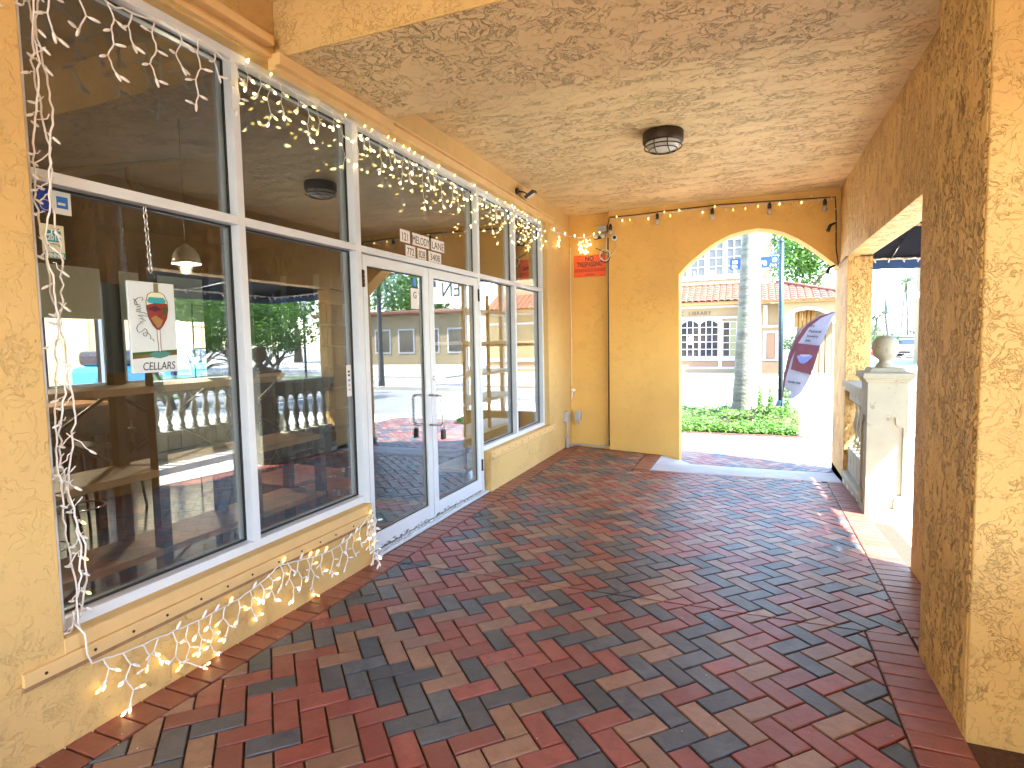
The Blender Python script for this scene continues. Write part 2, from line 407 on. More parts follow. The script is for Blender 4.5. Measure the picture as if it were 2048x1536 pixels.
# paved walk under the arcade
b = MB()
NX, NY = 16, 40
vs = []; fs = []
for j in range(NY+1):
    for i in range(NX+1):
        x = -2.45 + i*(3.60/NX); y = -6 + j*(13.5/NY)
        vs.append((x, y, zf(x, y)-.010))
for j in range(NY):
    for i in range(NX):
        a = j*(NX+1)+i; fs.append((a, a+1, a+NX+2, a+NX+1))
b.add(vs, fs, 'sand', True)
walk = build(b, 'walkway'); tag(walk, kind='structure')
b = MB()
vv = [(x, y, zf(x, y)-.045) for y in (7.5, 8.24) for x in (-2.45, -1.094)]
b.add(vv+[(x, y, -.34) for x, y, z in vv], [(0, 1, 3, 2), (4, 6, 7, 5), (0, 4, 5, 1), (1, 5, 7, 3), (3, 7, 6, 2), (2, 6, 4, 0)], 'sand')
o = build(b, 'paving_bed'); tag(o, kind='structure')
b = MB(); b.box(-2.4, 1.6, -6, .55, -.30, -.004, 'concrete'); o = build(b, 'pavement'); tag(o, kind='structure')
# outdoor brick pavement beyond the arch
b = MB(); b.prism([(-30, 8.2), (40, 8.2), (40, 11.7), (1.15, 11.7), (1.15, 14.9), (-30, 14.9)], XY(-.345), .135, 'concrete')
o = build(b, 'sidewalk'); tag(o, kind='structure'); sidewalk = o
b = MB(); b.box(-30, 1.149, 14.9, 15.05, -.345, -.20, 'concrete'); b.box(1.15, 40, 11.7, 11.85, -.345, -.20, 'concrete'); b.box(1.15, 1.3, 11.85, 15.05, -.345, -.20, 'concrete')
o = build(b, 'kerb'); tag(o, kind='structure')
b = MB(); b.box(-40, 60, 11.0, 19.8, -.345, -.325, 'asphalt'); o = build(b, 'street'); tag(o, kind='structure')
b = MB(); b.box(-40, 60, 19.8, 20.0, -.345, -.19, 'far_concrete'); b.box(-40, 8.5, 20.0, 31, -.345, -.20, 'far_concrete'); o = build(b, 'far_pavement'); tag(o, kind='structure')
b = MB(); b.box(-20, 5, 20.0, 20.9, -.2, -.194, 'sand'); b.box(-20, 9, 20.9, 21.05, -.2, -.190, 'border_brick'); b.box(-20, 4, 28.6, 29.2, -.2, -.190, 'border_brick')
o = build(b, 'paving_band'); tag(o, kind='structure')
b = MB()
b.box(-20, 14, 16.4, 16.46, -.33, -.321, 'asphalt'); b.box(3.0, 22, 12.6, 12.8, -.33, -.319, 'paint_white'); b.box(9, 9.2, 12.8, 40, -.33, -.319, 'paint_white')
for i in range(7): b.box(14.5+i*1.2, 15.0+i*1.2, 13.2, 17.8, -.33, -.319, 'paint_white')
b.box(10.2, 11.8, 40.2, 40.6, -.33, -.319, 'paint_yellow')
for i in range(9): b.box(6+i*2.7, 6.12+i*2.7, 50, 55.4, -.33, -.319, 'paint_white')
o = build(b, 'road_marking'); tag(o, kind='structure')
# concrete ramp in the arch and landing slab on the right
b = MB()
xs = [(-1.09, 1.0), (-.90, .62), (-.72, .06), (0, 0), (1.03, 0)]; vv = []
for x, k_ in xs: vv.append((x, 7.05+.2123*(x+1.09), zf(x, 7.05+.2123*(x+1.09))-.001))
for x, k_ in xs: vv.append((x, 7.56, zf(x, 7.56)-.004))
for x, k_ in xs: vv.append((x, 8.22, k_*(zf(x, 8.22)-.002)+(1-k_)*-.200))
n = len(xs); m3 = 3*n; vv += [(x, y, -.34) for x, y, z in vv]
fs = []
for r_ in (0, 1): fs += [(r_*n+i, r_*n+i+1, r_*n+n+i+1, r_*n+n+i) for i in range(n-1)] + [(r_*n, r_*n+n, m3+r_*n+n, m3+r_*n), (r_*n+n-1, m3+r_*n+n-1, m3+r_*n+2*n-1, r_*n+2*n-1)]
fs += [(i, m3+i, m3+i+1, i+1) for i in range(n-1)]+[(2*n+i, 2*n+i+1, m3+2*n+i+1, m3+2*n+i) for i in range(n-1)]
b.add(vv, fs, 'concrete_ramp')
o = build(b, 'threshold_ramp'); tag(o, kind='structure')
b = MB(); b.prism([(RX+.0, 4.45), (2.05, 4.45), (2.05, 8.5), (RX+.0, 8.5)], XY(-.34), .245, 'concrete')
b.prism([(2.058, 3.0), (2.98, 3.0), (2.98, 8.5), (2.058, 8.5)], XY(-.34), .243, 'concrete')
b.prism([(1.36, 3.0), (2.05, 3.0), (2.05, 4.442), (1.36, 4.442)], XY(-.34), .243, 'concrete')
o = build(b, 'landing_slab', bevel=.004); tag(o, kind='structure')
b = MB(); b.box(1.36, 9.0, -8, 2.95, -.344, -.13, 'brick_ground'); b.box(2.99, 9.0, 2.96, 9, -.344, -.22, 'concrete')  # brick and concrete picked for the light they bounce into the arcade
o = build(b, 'side_pavement'); tag(o, kind='structure')
b = MB()
b.box(10.5, 60, -12, 9.5, -.344, -.30, 'far_concrete'); b.box(14, 60, 9.6, 15.8, -.344, -.28, 'grass'); b.box(16, 70, 19.9, 27, -.344, -.24, 'grass'); b.box(9.8, 62, 27.2, 34, -.344, -.25, 'far_concrete')
o = build(b, 'plaza'); tag(o, kind='structure')

# ---- bricks
A = .1025
def clip(poly, a, bb, c):      # keep a*x+b*y<=c
    out = []
    for i in range(len(poly)):
        p, q = poly[i], poly[(i+1) % len(poly)]
        dp, dq = a*p[0]+bb*p[1]-c, a*q[0]+bb*q[1]-c
        if dp <= 0: out.append(p)
        if dp*dq < 0:
            t = dp/(dp-dq); out.append((p[0]+(q[0]-p[0])*t, p[1]+(q[1]-p[1])*t))
    return out
def area(p): return abs(sum(p[i][0]*p[(i+1) % len(p)][1]-p[(i+1) % len(p)][0]*p[i][1] for i in range(len(p))))/2
def shrink(poly, g):
    cx = sum(p[0] for p in poly)/len(poly); cy = sum(p[1] for p in poly)/len(poly)
    s = sum((poly[i][0]*poly[(i+1) % len(poly)][1]-poly[(i+1) % len(poly)][0]*poly[i][1]) for i in range(len(poly)))
    if s < 0: poly = poly[::-1]
    out = poly
    for i in range(len(poly)):
        p, q = poly[i], poly[(i+1) % len(poly)]
        nx, ny = (q[1]-p[1]), -(q[0]-p[0]); l = hypot(nx, ny)
        if l < 1e-6: continue
        nx /= l; ny /= l
        out = clip(out, nx, ny, nx*p[0]+ny*p[1]-g)
        if len(out) < 3: return []
    return out
def brick_geo(poly, cham=.0035, h=.05):
    """verts, faces for a chamfered brick with its top at z=0 round the given outline"""
    if len(poly) < 3: return None
    s = sum((poly[i][0]*poly[(i+1) % len(poly)][1]-poly[(i+1) % len(poly)][0]*poly[i][1]) for i in range(len(poly)))
    if s < 0: poly = poly[::-1]
    n = len(poly); cx = sum(p[0] for p in poly)/n; cy = sum(p[1] for p in poly)/n
    top = []
    for x, y in poly:
        l = hypot(x-cx, y-cy); k = max(.3, 1-cham*1.5/max(l, .01)); top.append((cx+(x-cx)*k, cy+(y-cy)*k))
    vs = [(x, y, -h) for x, y in poly] + [(x, y, -cham) for x, y in poly] + [(x, y, 0) for x, y in top]
    fs = []
    for i in range(n):
        j = (i+1) % n
        fs += [(i, j, n+j, n+i), (n+i, n+j, 2*n+j, 2*n+i)]
    fs.append(tuple(range(2*n, 3*n)))
    return vs, fs
def herring(x0, x1, y0, y1):
    S = 1/sqrt(2); out = []
    pm = lambda p, q: ((p-q)*S*A, (p+q)*S*A)
    R = int(max(abs(v) for v in (x0, x1, y0, y1))/A*1.5)+4
    rr = random.Random(3)
    for i in range(-R, R):
        for j in range(-R, R):
            k = (i+j) % 4
            if k == 0: c = [(i, j), (i+2, j), (i+2, j+1), (i, j+1)]
            elif k == 2: c = [(i, j), (i+1, j), (i+1, j+2), (i, j+2)]
            else: continue
            poly = [pm(a+.64, b_+.35) for a, b_ in c]
            cx = sum(p[0] for p in poly)/4; cy = sum(p[1] for p in poly)/4
            if x0-.2 < cx < x1+.2 and y0-.2 < cy < y1+.2: out.append((poly, k))
    return out
def inner_r(y):   # inner line of the right border
    return .572 if y < 3.37 else .775*(1-zf(.78, y)/1.52)
bricks = []   # (poly, material, zfn)
GAP = .0044
for poly, k in herring(-2.3, 1.1, .5, 8.3):
    col = rng.choices(['red_brick', 'tan_brick', 'dark_brick'], (.35, .29, .36))[0]
    pieces = []
    cy = sum(p[1] for p in poly)/4
    # clip against the borders, the near line and the ramp line
    def region(poly, ylo, yhi, xr):
        p = clip(poly, -1, 0, 2.243); p = clip(p, 1, 0, xr) if p else p
        p = clip(p, 0, -1, -ylo) if p else p; p = clip(p, 0, 1, yhi) if p else p
        return p
    if cy < 3.37: pp = [region(poly, .5, 3.37, .572)] + ([region(poly, 3.37, 9, .775)] if max(p[1] for p in poly) > 3.37 else [])
    else: pp = [region(poly, 3.37, 9, inner_r(cy))] + ([region(poly, .5, 3.37, .572)] if min(p[1] for p in poly) < 3.37 else [])
    for p in pp:
        if len(p) < 3: continue
        # soldier line before the ramp, L-shaped round its left side
        q1 = clip(p, -.2076, 1, 6.95+.2076*1.09)                  # below the line y = 6.95 + .2076 (x+1.09)
        q2 = clip(clip(p, .2076, -1, -(6.95+.2076*1.09)), 1, 0, -1.30) if len(p) > 2 else []
        for q in (q1, q2):
            q = clip(q, 0, 1, AY-.01) if len(q) > 2 else q
            if len(q) > 2 and area(q) > .0009:
                q = shrink(q, GAP)
                if len(q) > 2: bricks.append((q, col))
def soldier(x0, x1, y0, y1, n, axis, col='border_brick', fx=None):
    for i in range(n):
        if axis == 'y':
            a = y0+(y1-y0)*i/n; c = y0+(y1-y0)*(i+1)/n
            xa, xb = (x0(a), x1(a)) if callable(x0) else (x0, x1)
            p = [(xa, a), (xb, a), (xb, c), (xa, c)]
        else:
            a = x0+(x1-x0)*i/n; c = x0+(x1-x0)*(i+1)/n
            p = [(a, y0(a)), (c, y0(c)), (c, y1(c)), (a, y1(a))]
        p = shrink(p, GAP)
        if len(p) > 2: bricks.append((p, col))
ny = round((8.2-.5)/A)
soldier(-2.425, -2.243, .5, 8.2, ny, 'y')
soldier(inner_r, lambda y: RX+.004, 3.39, 7.49, round(4.1/A), 'y')
soldier(.572, .775, .5, 3.38, round(2.88/A), 'y')
soldier(-1.28, .80, lambda x: 6.955+.2076*(x+1.09), lambda x: 7.045+.2076*(x+1.09), 10, 'x')
soldier(-1.295, -1.095, 7.05, 8.12, 10, 'y')
for p in bricks[-30:]: pass
# patch strip right of the inner border where it steps
soldier(.782, RX, 3.22, 3.385, 2, 'y')
def put_bricks(bricks, zfun, grad, parent, limit=300, name='brick'):
    camp = Vector((0, 0, 1.52)); sc_ = []
    for idx, (p, col) in enumerate(bricks):
        cx = sum(a[0] for a in p)/len(p); cy = sum(a[1] for a in p)/len(p)
        d = Vector((cx, cy, zfun(cx, cy)))-camp; l = d.length; fwd = d.dot(fw)
        ok = fwd > .3 and abs(d.dot(cx_)/fwd) < .90 and abs(d.dot(cd_)/fwd) < .68
        s = area(p)*abs(d.z)/l**3 * (1 if ok else 1e-4)
        sc_.append((s, idx))
    sc_.sort(reverse=True); near = set(i for s, i in sc_[:limit])
    rest = MB(); shared = {}
    for idx, (p, col) in enumerate(bricks):
        cx = sum(a[0] for a in p)/len(p); cy = sum(a[1] for a in p)/len(p)
        z = zfun(cx, cy); gx, gy = grad(cx, cy)
        gx += rng.uniform(-.013, .013); gy += rng.uniform(-.013, .013); z += rng.uniform(-.0012, .0012)
        if idx in near:
            loc = [(round(a-cx, 4), round(c-cy, 4)) for a, c in p]
            key = (col, tuple(loc))
            if key not in shared:
                vs, fs = brick_geo(loc)
                mb = MB(); mb.add(vs, fs, col); shared[key] = mb.mesh('brick')
            o = link(name, shared[key], parent)
            nrm = Vector((-gx, -gy, 1)).normalized()
            o.rotation_mode = 'QUATERNION'; o.rotation_quaternion = Vector((0, 0, 1)).rotation_difference(nrm)
            o.location = (cx, cy, z)
        else:
            g_ = brick_geo(p)
            vs = [(x, y, zz + z + gx*(x-cx) + gy*(y-cy)) for x, y, zz in g_[0]]
            rest.add(vs, g_[1], col)
    if rest.v:
        o = link(name, rest.mesh('brick'), parent); o['kind'] = 'stuff'
def grad(x, y):
    e = .01; return (zf(x+e, y)-zf(x-e, y))/(2*e), (zf(x, y+e)-zf(x, y-e))/(2*e)
put_bricks(bricks, zf, grad, walk)
ob = []
for poly, k in herring(-2.4, 2.6, 8.2, 11.7):
    p = clip(clip(poly, 0, -1, -8.22), 0, 1, 11.6); p = clip(clip(p, 1, 0, 2.6), -1, 0, 2.4) if len(p) > 2 else p
    if len(p) > 2 and area(p) > .0008:
        cxx = sum(a[0] for a in p)/len(p); cyy = sum(a[1] for a in p)/len(p)
        if cxx < .98 and cyy > 11.05: continue
        p = shrink(p, GAP)
        if len(p) > 2: ob.append((p, rng.choices(['red_brick', 'tan_brick', 'dark_brick'], (.4, .34, .26))[0]))
put_bricks(ob, lambda x, y: -.196, lambda x, y: (0, 0), sidewalk)

# ---------------------------------------------------------------- arcade structure
b = MB()
b.prism([(-6, -.3), (3.325, -.3), (3.325, .418), (1.350, .418), (1.350, 3.045), (7.240, 3.045), (7.240, .418), (5.355, .418), (5.355, -.3), (8.25, -.3), (8.25, 3.8), (-6, 3.8)], YZ(WX-.2), .2, 'stucco_wall')
sw = build(b, 'storefront_wall', bevel=.006); tag(sw, 'yellow stucco wall around the white framed shop windows and doors', 'wall')
b = MB()
arch = [(-.862, -.35), (-.868, 1.2), (-.875, 2.38), (-.80, 2.468), (-.715, 2.548), (-.549, 2.680), (-.386, 2.782), (-.226, 2.852), (-.068, 2.887), (.087, 2.899), (.24, 2.877), (.392, 2.824), (.542, 2.743), (.69, 2.637), (.837, 2.512), (RX, 2.352)]
fine = []
b.prism([(-1.822, -.35)] + arch + [(1.26, 2.352), (1.26, 3.8), (-1.822, 3.8)], XZ(AY), .30, 'stucco_arch')
aw = build(b, 'arch_wall', bevel=.005); tag(aw, 'golden stucco end wall pierced by a wide arch to the street', 'wall')
b = MB(); b.box(-2.6, -1.80, 8.25, 8.5, -.35, 3.8, 'stucco_arch'); o = build(b, 'recess_wall'); tag(o, 'narrow recessed stucco wall behind the orange sign in the far left corner', 'wall')
b = MB()
b.prism([(3.1, -.4), (4.485, -.4), (4.485, 2.41), (7.50, 2.41), (7.50, -.4), (8.45, -.4), (8.45, 2.350), (8.146, 2.350), (8.146, 3.8), (3.1, 3.8)], YZ(RX), .245, 'stucco_side')
o = build(b, 'side_wall', bevel=.007); tag(o, 'rough trowelled stucco side wall with a square opening onto the landing', 'wall')
b = MB(); b.box(1.365, 1.60, -4.5, .9, -.3, 3.375, 'stucco_side'); b.box(1.365, 1.60, .905, 2.20, -.3, .78, 'stucco_side'); b.box(1.365, 1.60, .905, 2.20, 2.35, 3.375, 'stucco_side'); b.box(1.365, 1.60, 2.205, 3.2, -.3, 3.08, 'stucco_side'); b.box(1.365, 1.60, 2.205, 2.58, 3.085, 3.375, 'stucco_side'); o = build(b, 'side_wall'); tag(o, 'added unseen stucco side wall behind the viewer, cutting light on the column', 'wall')  # added out of view to cut light on column and front wall
b = MB(); b.box(.767, 1.36, 2.583, 3.21, -.3, 3.083, 'stucco_column'); b.box(.769, 1.36, 2.565, 2.5825, -.3, 3.083, 'stucco_front'); o = build(b, 'column', bevel=.010, seg=3); tag(o, 'thick rough stucco column at the right edge nearest the viewer', 'column')
b = MB(); b.box(WX, 1.36, 2.60, 3.58, 3.085, 3.9, 'stucco_beam'); b.box(WX, 1.36, 2.585, 2.5995, 3.085, 3.9, 'stucco_wall'); o = build(b, 'ceiling_beam', bevel=.008); tag(o, 'broad stucco beam crossing the ceiling from shopfront to near column', 'beam')
b = MB(); b.box(WX, RX, 3.58, 8.15, ZC, 3.9, 'stucco_ceiling'); b.box(WX, -1.8, 8.15, 8.25, ZC, 3.9, 'stucco_ceiling'); o = build(b, 'ceiling'); tag(o, kind='structure')
b = MB(); b.box(WX, 4.3, -4.5, 2.585, 3.38, 3.9, 'stucco_ceiling'); o = build(b, 'near_ceiling'); tag(o, kind='structure')  # overhang to the right added to keep sun off column and floor
b = MB()   # upper storey mass above the arcade (throws the shadow on the street side)
b.box(-9.5, 1.26, -4.5, 8.45, 3.9, 4.9, 'facade2'); b.box(-9.5, 1.0, 7.0, 8.449, 4.9, 5.6, 'facade2')
o = build(b, 'arcade_roof'); tag(o, 'low pale parapet block on top of the arcade building', 'roof')

# shutter tracks and boards
def board(name, label, parts, screws=None):
    t = thing(name, label, 'board', (WX, parts[0][0], parts[0][2]))
    for y0, y1, z0, z1, d, mat in parts:
        boxo('rail', WX, WX+d, y0, y1, z0, z1, mat, t, .0015)
    if screws:
        s = MB(); s.lathe([(.006, 0), (.006, .003), (.003, .004)], (0, 0, 0), 'bronze', 8)
        me = s.mesh('screw')
        for y, z, d in screws:
            o = link('screw', me, t); o.rotation_euler = (0, pi/2, 0); o.location = Vector((WX+d, y, z)) - t.location
    return t
scr = [(1.27+i*.165+rng.uniform(-.02, .02), .328, .018) for i in range(12)]
board('shutter_track', 'beige screwed board under the big left window', [(1.20, 3.262, .306, .357, .018, 'trim'), (1.20, 3.262, .286, .3055, .010, 'dark_strip'), (1.345, 3.262, .360, .4165, .006, 'trim')], scr)  # second entry is a darker brown strip below the board
board('shutter_track', 'beige board with screw holes below the right hand windows', [(5.37, 7.46, .335, .352, .022, 'trim'), (5.37, 7.46, .3525, .405, .006, 'trim'), (5.37, 7.40, .326, .3345, .012, 'dark_strip')], [(5.42+i*.2, .375, .006) for i in range(11)])  # last entry is a dark strip standing for the shadow underneath
board('shutter_header', 'beige metal header above the windows beyond the ceiling beam', [(3.58, 7.43, 3.050, 3.100, .024, 'trim'), (3.58, 7.43, 3.104, 3.116, .046, 'trim')])
board('shutter_header', 'deep beige header box fixed under the ceiling beam', [(2.535, 3.615, 3.022, 3.0835, .085, 'trim'), (2.535, 3.60, 3.0, 3.0215, .05, 'trim')])
board('shutter_header', 'beige metal header above the nearest window', [(.2, 2.532, 3.060, 3.085, .030, 'trim'), (.2, 2.532, 3.120, 3.165, .055, 'trim')])

# ---------------------------------------------------------------- storefront
sf = thing('storefront_window', 'white aluminium shop window wall with two rows of panes', 'window', (XF, 1.35, .42))
D = .112
def bar(name, y0, y1, z0, z1, x0=XF-D, x1=XF, parent=None, mat='white_alu', bevel=.0015):
    return boxo(name, x0, x1, y0, y1, z0, z1, mat, parent or sf, bevel)
Z0, Z1, ZT0, ZT1 = .4185, 3.0445, 2.158, 2.203
bar('mullion', 1.352, 1.392, Z0, Z1); bar('mullion', 2.346, 2.391, Z0, Z1); bar('mullion', 3.334, 3.394, .012, Z1)
bar('mullion', 5.268, 5.318, .012, Z1); bar('mullion', 6.245, 6.290, Z0, Z1); bar('mullion', 7.196, 7.238, Z0, Z1)
cols = [(1.3925, 2.3455), (2.3915, 3.3335), (3.3945, 5.2675), (5.3185, 6.2445), (6.2905, 7.1955)]
gb = MB()
for i, (a, c) in enumerate(cols):
    bar('transom', a, c, ZT0, ZT1); bar('head_rail', a, c, 3.0, Z1)
    if i != 2: bar('sill_rail', a, c, Z0, .463)
    for z0, z1 in (((ZT1, 3.0), (.463, ZT0)) if i != 2 else ((ZT1, 3.0),)):
        bar('pane', a-.005, c+.005, z0-.005, z1+.005, XG-.006, XG, mat='glass', bevel=0)
        t = .010
        for g0, g1, h0, h1 in ((a+.0005, a+t, z0+.0005, z1-.0005), (c-t, c-.0005, z0+.0005, z1-.0005), (a+t, c-t, z1-t, z1-.0005), (a+t, c-t, z0+.0005, z0+t)):
            gb.box(XG+.0005, XG+.009, g0, g1, h0, h1, 'gasket')
build(gb, 'gasket', sf)
# doors
def door(y0, y1, ga, gb_, label):
    d = thing('glass_door', label, 'door', (XF, y0, .03), 'pair of glazed entrance doors')
    k = XF-.044
    f = MB()
    f.box(k, XF, y0, ga, .034, 2.145, 'white_alu'); f.box(k, XF, gb_, y1, .034, 2.145, 'white_alu')
    f.box(k, XF, ga, gb_, 2.070, 2.145, 'white_alu'); f.box(k, XF, ga, gb_, .034, .152, 'white_alu')
    build(f, 'frame', d, .0015)
    boxo('pane', XF-.028, XF-.022, ga-.005, gb_+.005, .147, 2.075, 'glass', d)
    g_ = MB(); t = .008
    for p in ((ga, ga+t, .152, 2.07), (gb_-t, gb_, .152, 2.07), (ga+t, gb_-t, 2.062, 2.07), (ga+t, gb_-t, .152, .16)):
        g_.box(XF-.0215, XF-.014, *p, 'gasket')
    build(g_, 'gasket', d)
    return d
dl = door(3.402, 4.293, 3.450, 4.212, 'left glass door beside the wooden trunk')
dr = door(4.301, 5.260, 4.381, 5.178, 'right glass door with a padlock hanging from its handle')
def pull(xo, yb, parent, s):
    p = MB(); z0, z1 = .835, 1.085; r = .03; pts = [(XF if s > 0 else XF-.044, yb, z1)]
    X0 = XF if s > 0 else XF-.044
    for k in range(5): a = k*pi/8; pts.append((X0+s*(xo-r+r*sin(a)), yb, z1-r+r*cos(a)))
    for k in range(5): a = k*pi/8; pts.append((X0+s*(xo-r+r*cos(a)), yb, z0+r-r*sin(a)))
    pts.append((X0, yb, z0)); p.tube(pts, .0105, 'alu', 10)
    return build(p, 'handle', parent)
pull(.115, 4.262, dr, 1); pull(.13, 4.243, dl, -1)
p = MB(); p.lathe([(.018, 0), (.018, .006), (.012, .010)], (0, 0, 0), 'alu', 16); o = build(p, 'lock', None); o.parent = dr; o.rotation_euler = (0, pi/2, 0); o.location = Vector((XF, 4.342, 1.225))-dr.location
for par, y, z in ((dl, 3.398, 1.975), (dr, 5.264, 1.985), (dr, 5.264, .285), (dl, 3.398, .27)):
    h = MB()
    for i in range(4): h.tube([(XF+.008, y, z-.055+i*.029), (XF+.008, y, z-.030+i*.029)], .008, 'bronze', 8)
    h.box(XF, XF+.003, y-.010, y+.010, z-.058, z+.062, 'black'); build(h, 'hinge', par)
pl = thing('padlock', 'black key safe hanging on the right door handle', 'padlock', (-2.37, 4.285, .76))
p = MB(); p.box(-2.388, -2.358, 4.262, 4.310, .715, .795, 'black'); build(p, 'body', pl, .006)
p = MB(); p.tube([(-2.373, 4.270, .790), (-2.373, 4.270, .825), (-2.373, 4.277, .842), (-2.373, 4.286, .848), (-2.373, 4.295, .842), (-2.373, 4.302, .825), (-2.373, 4.302, .790)], .004, 'alu', 8); build(p, 'shackle', pl)
b = MB(); b.box(XF-D, XF+.035, 3.334, 5.352, -.03, .010, 'white_alu'); b.box(XF-D, XF+.012, 3.3945, 5.2675, .0105, .030, 'alu'); o = build(b, 'door_sill', bevel=.002)
tag(o, 'scuffed white threshold under the pair of glass doors', 'threshold')
# worn paint on the door bottom rails
for d_, a, c in ((dl, 3.42, 4.28), (dr, 4.31, 4.9)):
    ch = MB()
    for i in range(26):
        y = a+(c-a)*(rng.random()**(1.6 if d_ is dr else .7)); z = .036+abs(rng.gauss(0, .010)); l = rng.uniform(.008, .06)
        ch.add([(XF+.0006, y, z), (XF+.0006, y+l*.6, z-.003), (XF+.0006, y+l, z+.001), (XF+.0006, y+l*.7, z+rng.uniform(.003, .008)), (XF+.0006, y+l*.2, z+rng.uniform(.002, .006))], [(0, 1, 2, 3, 4)], 'chip')
    build(ch, 'scuff', d_)

# ---------------------------------------------------------------- signs and stickers on the glass
onglass = lambda y0, z0, x=XG+.001: (lambda x_, y_, n: (x+n, y0+x_, z0+y_))
def decal(name, label, y0, y1, z0, z1, mat='sticker', x=XG+.0012):
    t = thing(name, label, 'sticker', (x, y0, z0)); boxo('backing', x-.001, x, y0, y1, z0, z1, mat, t); return t
def plates(line, cells, z, h, label):
    t = thing('address_sticker', label, 'sticker', (XG+.001, cells[0][0], z))
    for (a, c), wd in zip(cells, line):
        boxo('plate', XG+.0002, XG+.0012, a, c, z, z+h, 'sticker', t)
        n = len(wd); text(wd, h*.92, onglass((a+c)/2, z+h*.15, XG+.0012), 'ink', .0008, sx=(c-a)*.90/(n*h*.92*.58), parent=t)
plates(['121', 'MELODY', 'LANE'], [(3.985, 4.128), (4.165, 4.435), (4.470, 4.700)], 2.325, .098, '121 MELODY LANE address letters on the glass over the doors')
plates(['772', '828', '3408'], [(4.060, 4.205), (4.240, 4.378), (4.418, 4.640)], 2.222, .088, '772 828 3408 phone number strips below the address letters')
t = decal('card_sticker', 'pale square sticker with a bright blue box at top left of the window', 1.492, 1.562, 2.058, 2.150, 'mint')
boxo('print', XG+.0012, XG+.0018, 1.508, 1.550, 2.082, 2.128, 'sticker_blue', t); boxo('print', XG+.0018, XG+.0022, 1.512, 1.540, 2.094, 2.104, 'mint', t)
t = decal('card_sticker', 'dark blue sticker half hidden by the hanging light wires', 1.440, 1.490, 2.058, 2.150, 'blue_glass')
b = MB(); b.tube([(XG+.002, 1.468+.020*cos(a*pi/8), 2.085+.020*sin(a*pi/8)) for a in range(17)], .0012, 'sticker', 5); build(b, 'print', t)
t = decal('award_sticker', 'cream and teal sticker reading 2017 WINNER', 1.446, 1.527, 1.882, 2.012, 'cream')
boxo('print', XG+.0012, XG+.0018, 1.462, 1.515, 1.945, 1.990, 'teal', t); boxo('print', XG+.0012, XG+.0018, 1.447, 1.526, 1.883, 1.905, 'teal', t)
text('2017', .030, onglass(1.489, 1.952, XG+.0018), 'sticker', .0006, parent=t, sx=.8, bold=.001); text('WINNER', .022, onglass(1.487, 1.886, XG+.0018), 'sticker', .0006, parent=t, sx=.82, bold=.001)
b = MB(); b.tube([(XG+.002, 1.470, 1.998), (XG+.002, 1.480, 1.992), (XG+.002, 1.488, 1.994), (XG+.002, 1.498, 1.990), (XG+.002, 1.510, 2.000)], .0014, 'ink', 5); build(b, 'print', t); b = MB()
b.tube([(XG+.002, 1.488+.024*cos(a*pi/10), 1.922+.016*sin(a*pi/10)) for a in range(11)], .0012, 'ink', 5); build(b, 'print', t)
t = decal('notice_strip', 'narrow white notice strip on the edge of the second window', 3.262, 3.312, 1.166, 1.383)
for z, mt in ((1.330, 'ink'), (1.305, 'maroon'), (1.270, 'sticker_blue'), (1.235, 'grey_plastic'), (1.205, 'grey_plastic')): boxo('print', XG+.0012, XG+.0017, 3.276, 3.298, z, z+.014, mt, t)
t = decal('review_sticker', 'pale sticker with the letter G at the top of the left door', 4.050, 4.170, 1.800, 1.965, 'sticker', XF-.0215)
text('G', .075, onglass(4.110, 1.885, XF-.0212), 'black', .0006, parent=t); text('G', .075, onglass(4.112, 1.885, XF-.0210), 'maroon', .0003, parent=t)
b = MB(); b.prism([(4.11+.028*cos(a*pi/8), 2.015+.038*sin(a*pi/8)) for a in range(16)], YZ(XF-.0215), .001, 'sticker_blue'); o = build(b, 'round_sticker'); tag(o, 'small round blue sticker above the G sticker on the left door', 'sticker')
b = MB(); b.box(XG+.0005, XG+.0015, 5.335, 5.385, .50, .575, 'pink'); o = build(b, 'pink_sticker'); tag(o, 'small pink sticker low on the window right of the doors', 'sticker')
b = MB(); b.box(XG+.0005, XG+.0015, 4.395, 4.46, 2.00, 2.055, 'blue_glass'); o = build(b, 'blue_sticker', None); tag(o, 'small blue sticker in the top corner of the right door', 'sticker')
o.location.x = XF-.0222-XG

# hanging wine glass sign in front of the glass
SX = XF+.018
hs = thing('hanging_sign', 'pale hanging CELLARS sign painted with a wine glass', 'sign', (SX, 1.82, 1.41))
u = lambda a, c: (SX+.0065, 1.712+a*.218, 1.412+c*.405)       # sign coords 0..1
def place_sign(dx): return lambda x_, y_, n: (SX+.0065+n+dx, x_, y_)
b = MB(); b.box(SX-.006, SX+.006, 1.712, 1.930, 1.412, 1.812, 'sign_white'); build(b, 'board', hs, .002)
def patch(pts, mat, off, name='print'):
    q = MB(); q.prism([(1.712+a*.218, 1.412+c*.403) for a, c in pts], YZ(SX+.006+off), .0008, mat); return build(q, name, hs)
patch([(.02, .155), (.99, .19), (.99, .225), (.02, .19)], 'mat_fibre', 0); patch([(.02, .19), (.99, .225), (.99, .25), (.02, .225)], 'leaf', 0)
bowl = [(.40, .855), (.36, .79), (.36, .70), (.40, .60), (.48, .52), (.56, .475), (.62, .475), (.70, .52), (.79, .60), (.83, .70), (.82, .79), (.76, .86), (.68, .885), (.48, .885)]
patch(bowl, 'cream', .0006); patch([(.36, .74), (.36, .70), (.40, .60), (.48, .52), (.56, .475), (.62, .475), (.70, .52), (.79, .60), (.83, .70), (.83, .765), (.6, .775)], 'mat_red', .0012)
patch([(.38, .79), (.44, .83), (.74, .83), (.80, .79), (.76, .765), (.42, .765)], 'teal', .0013)
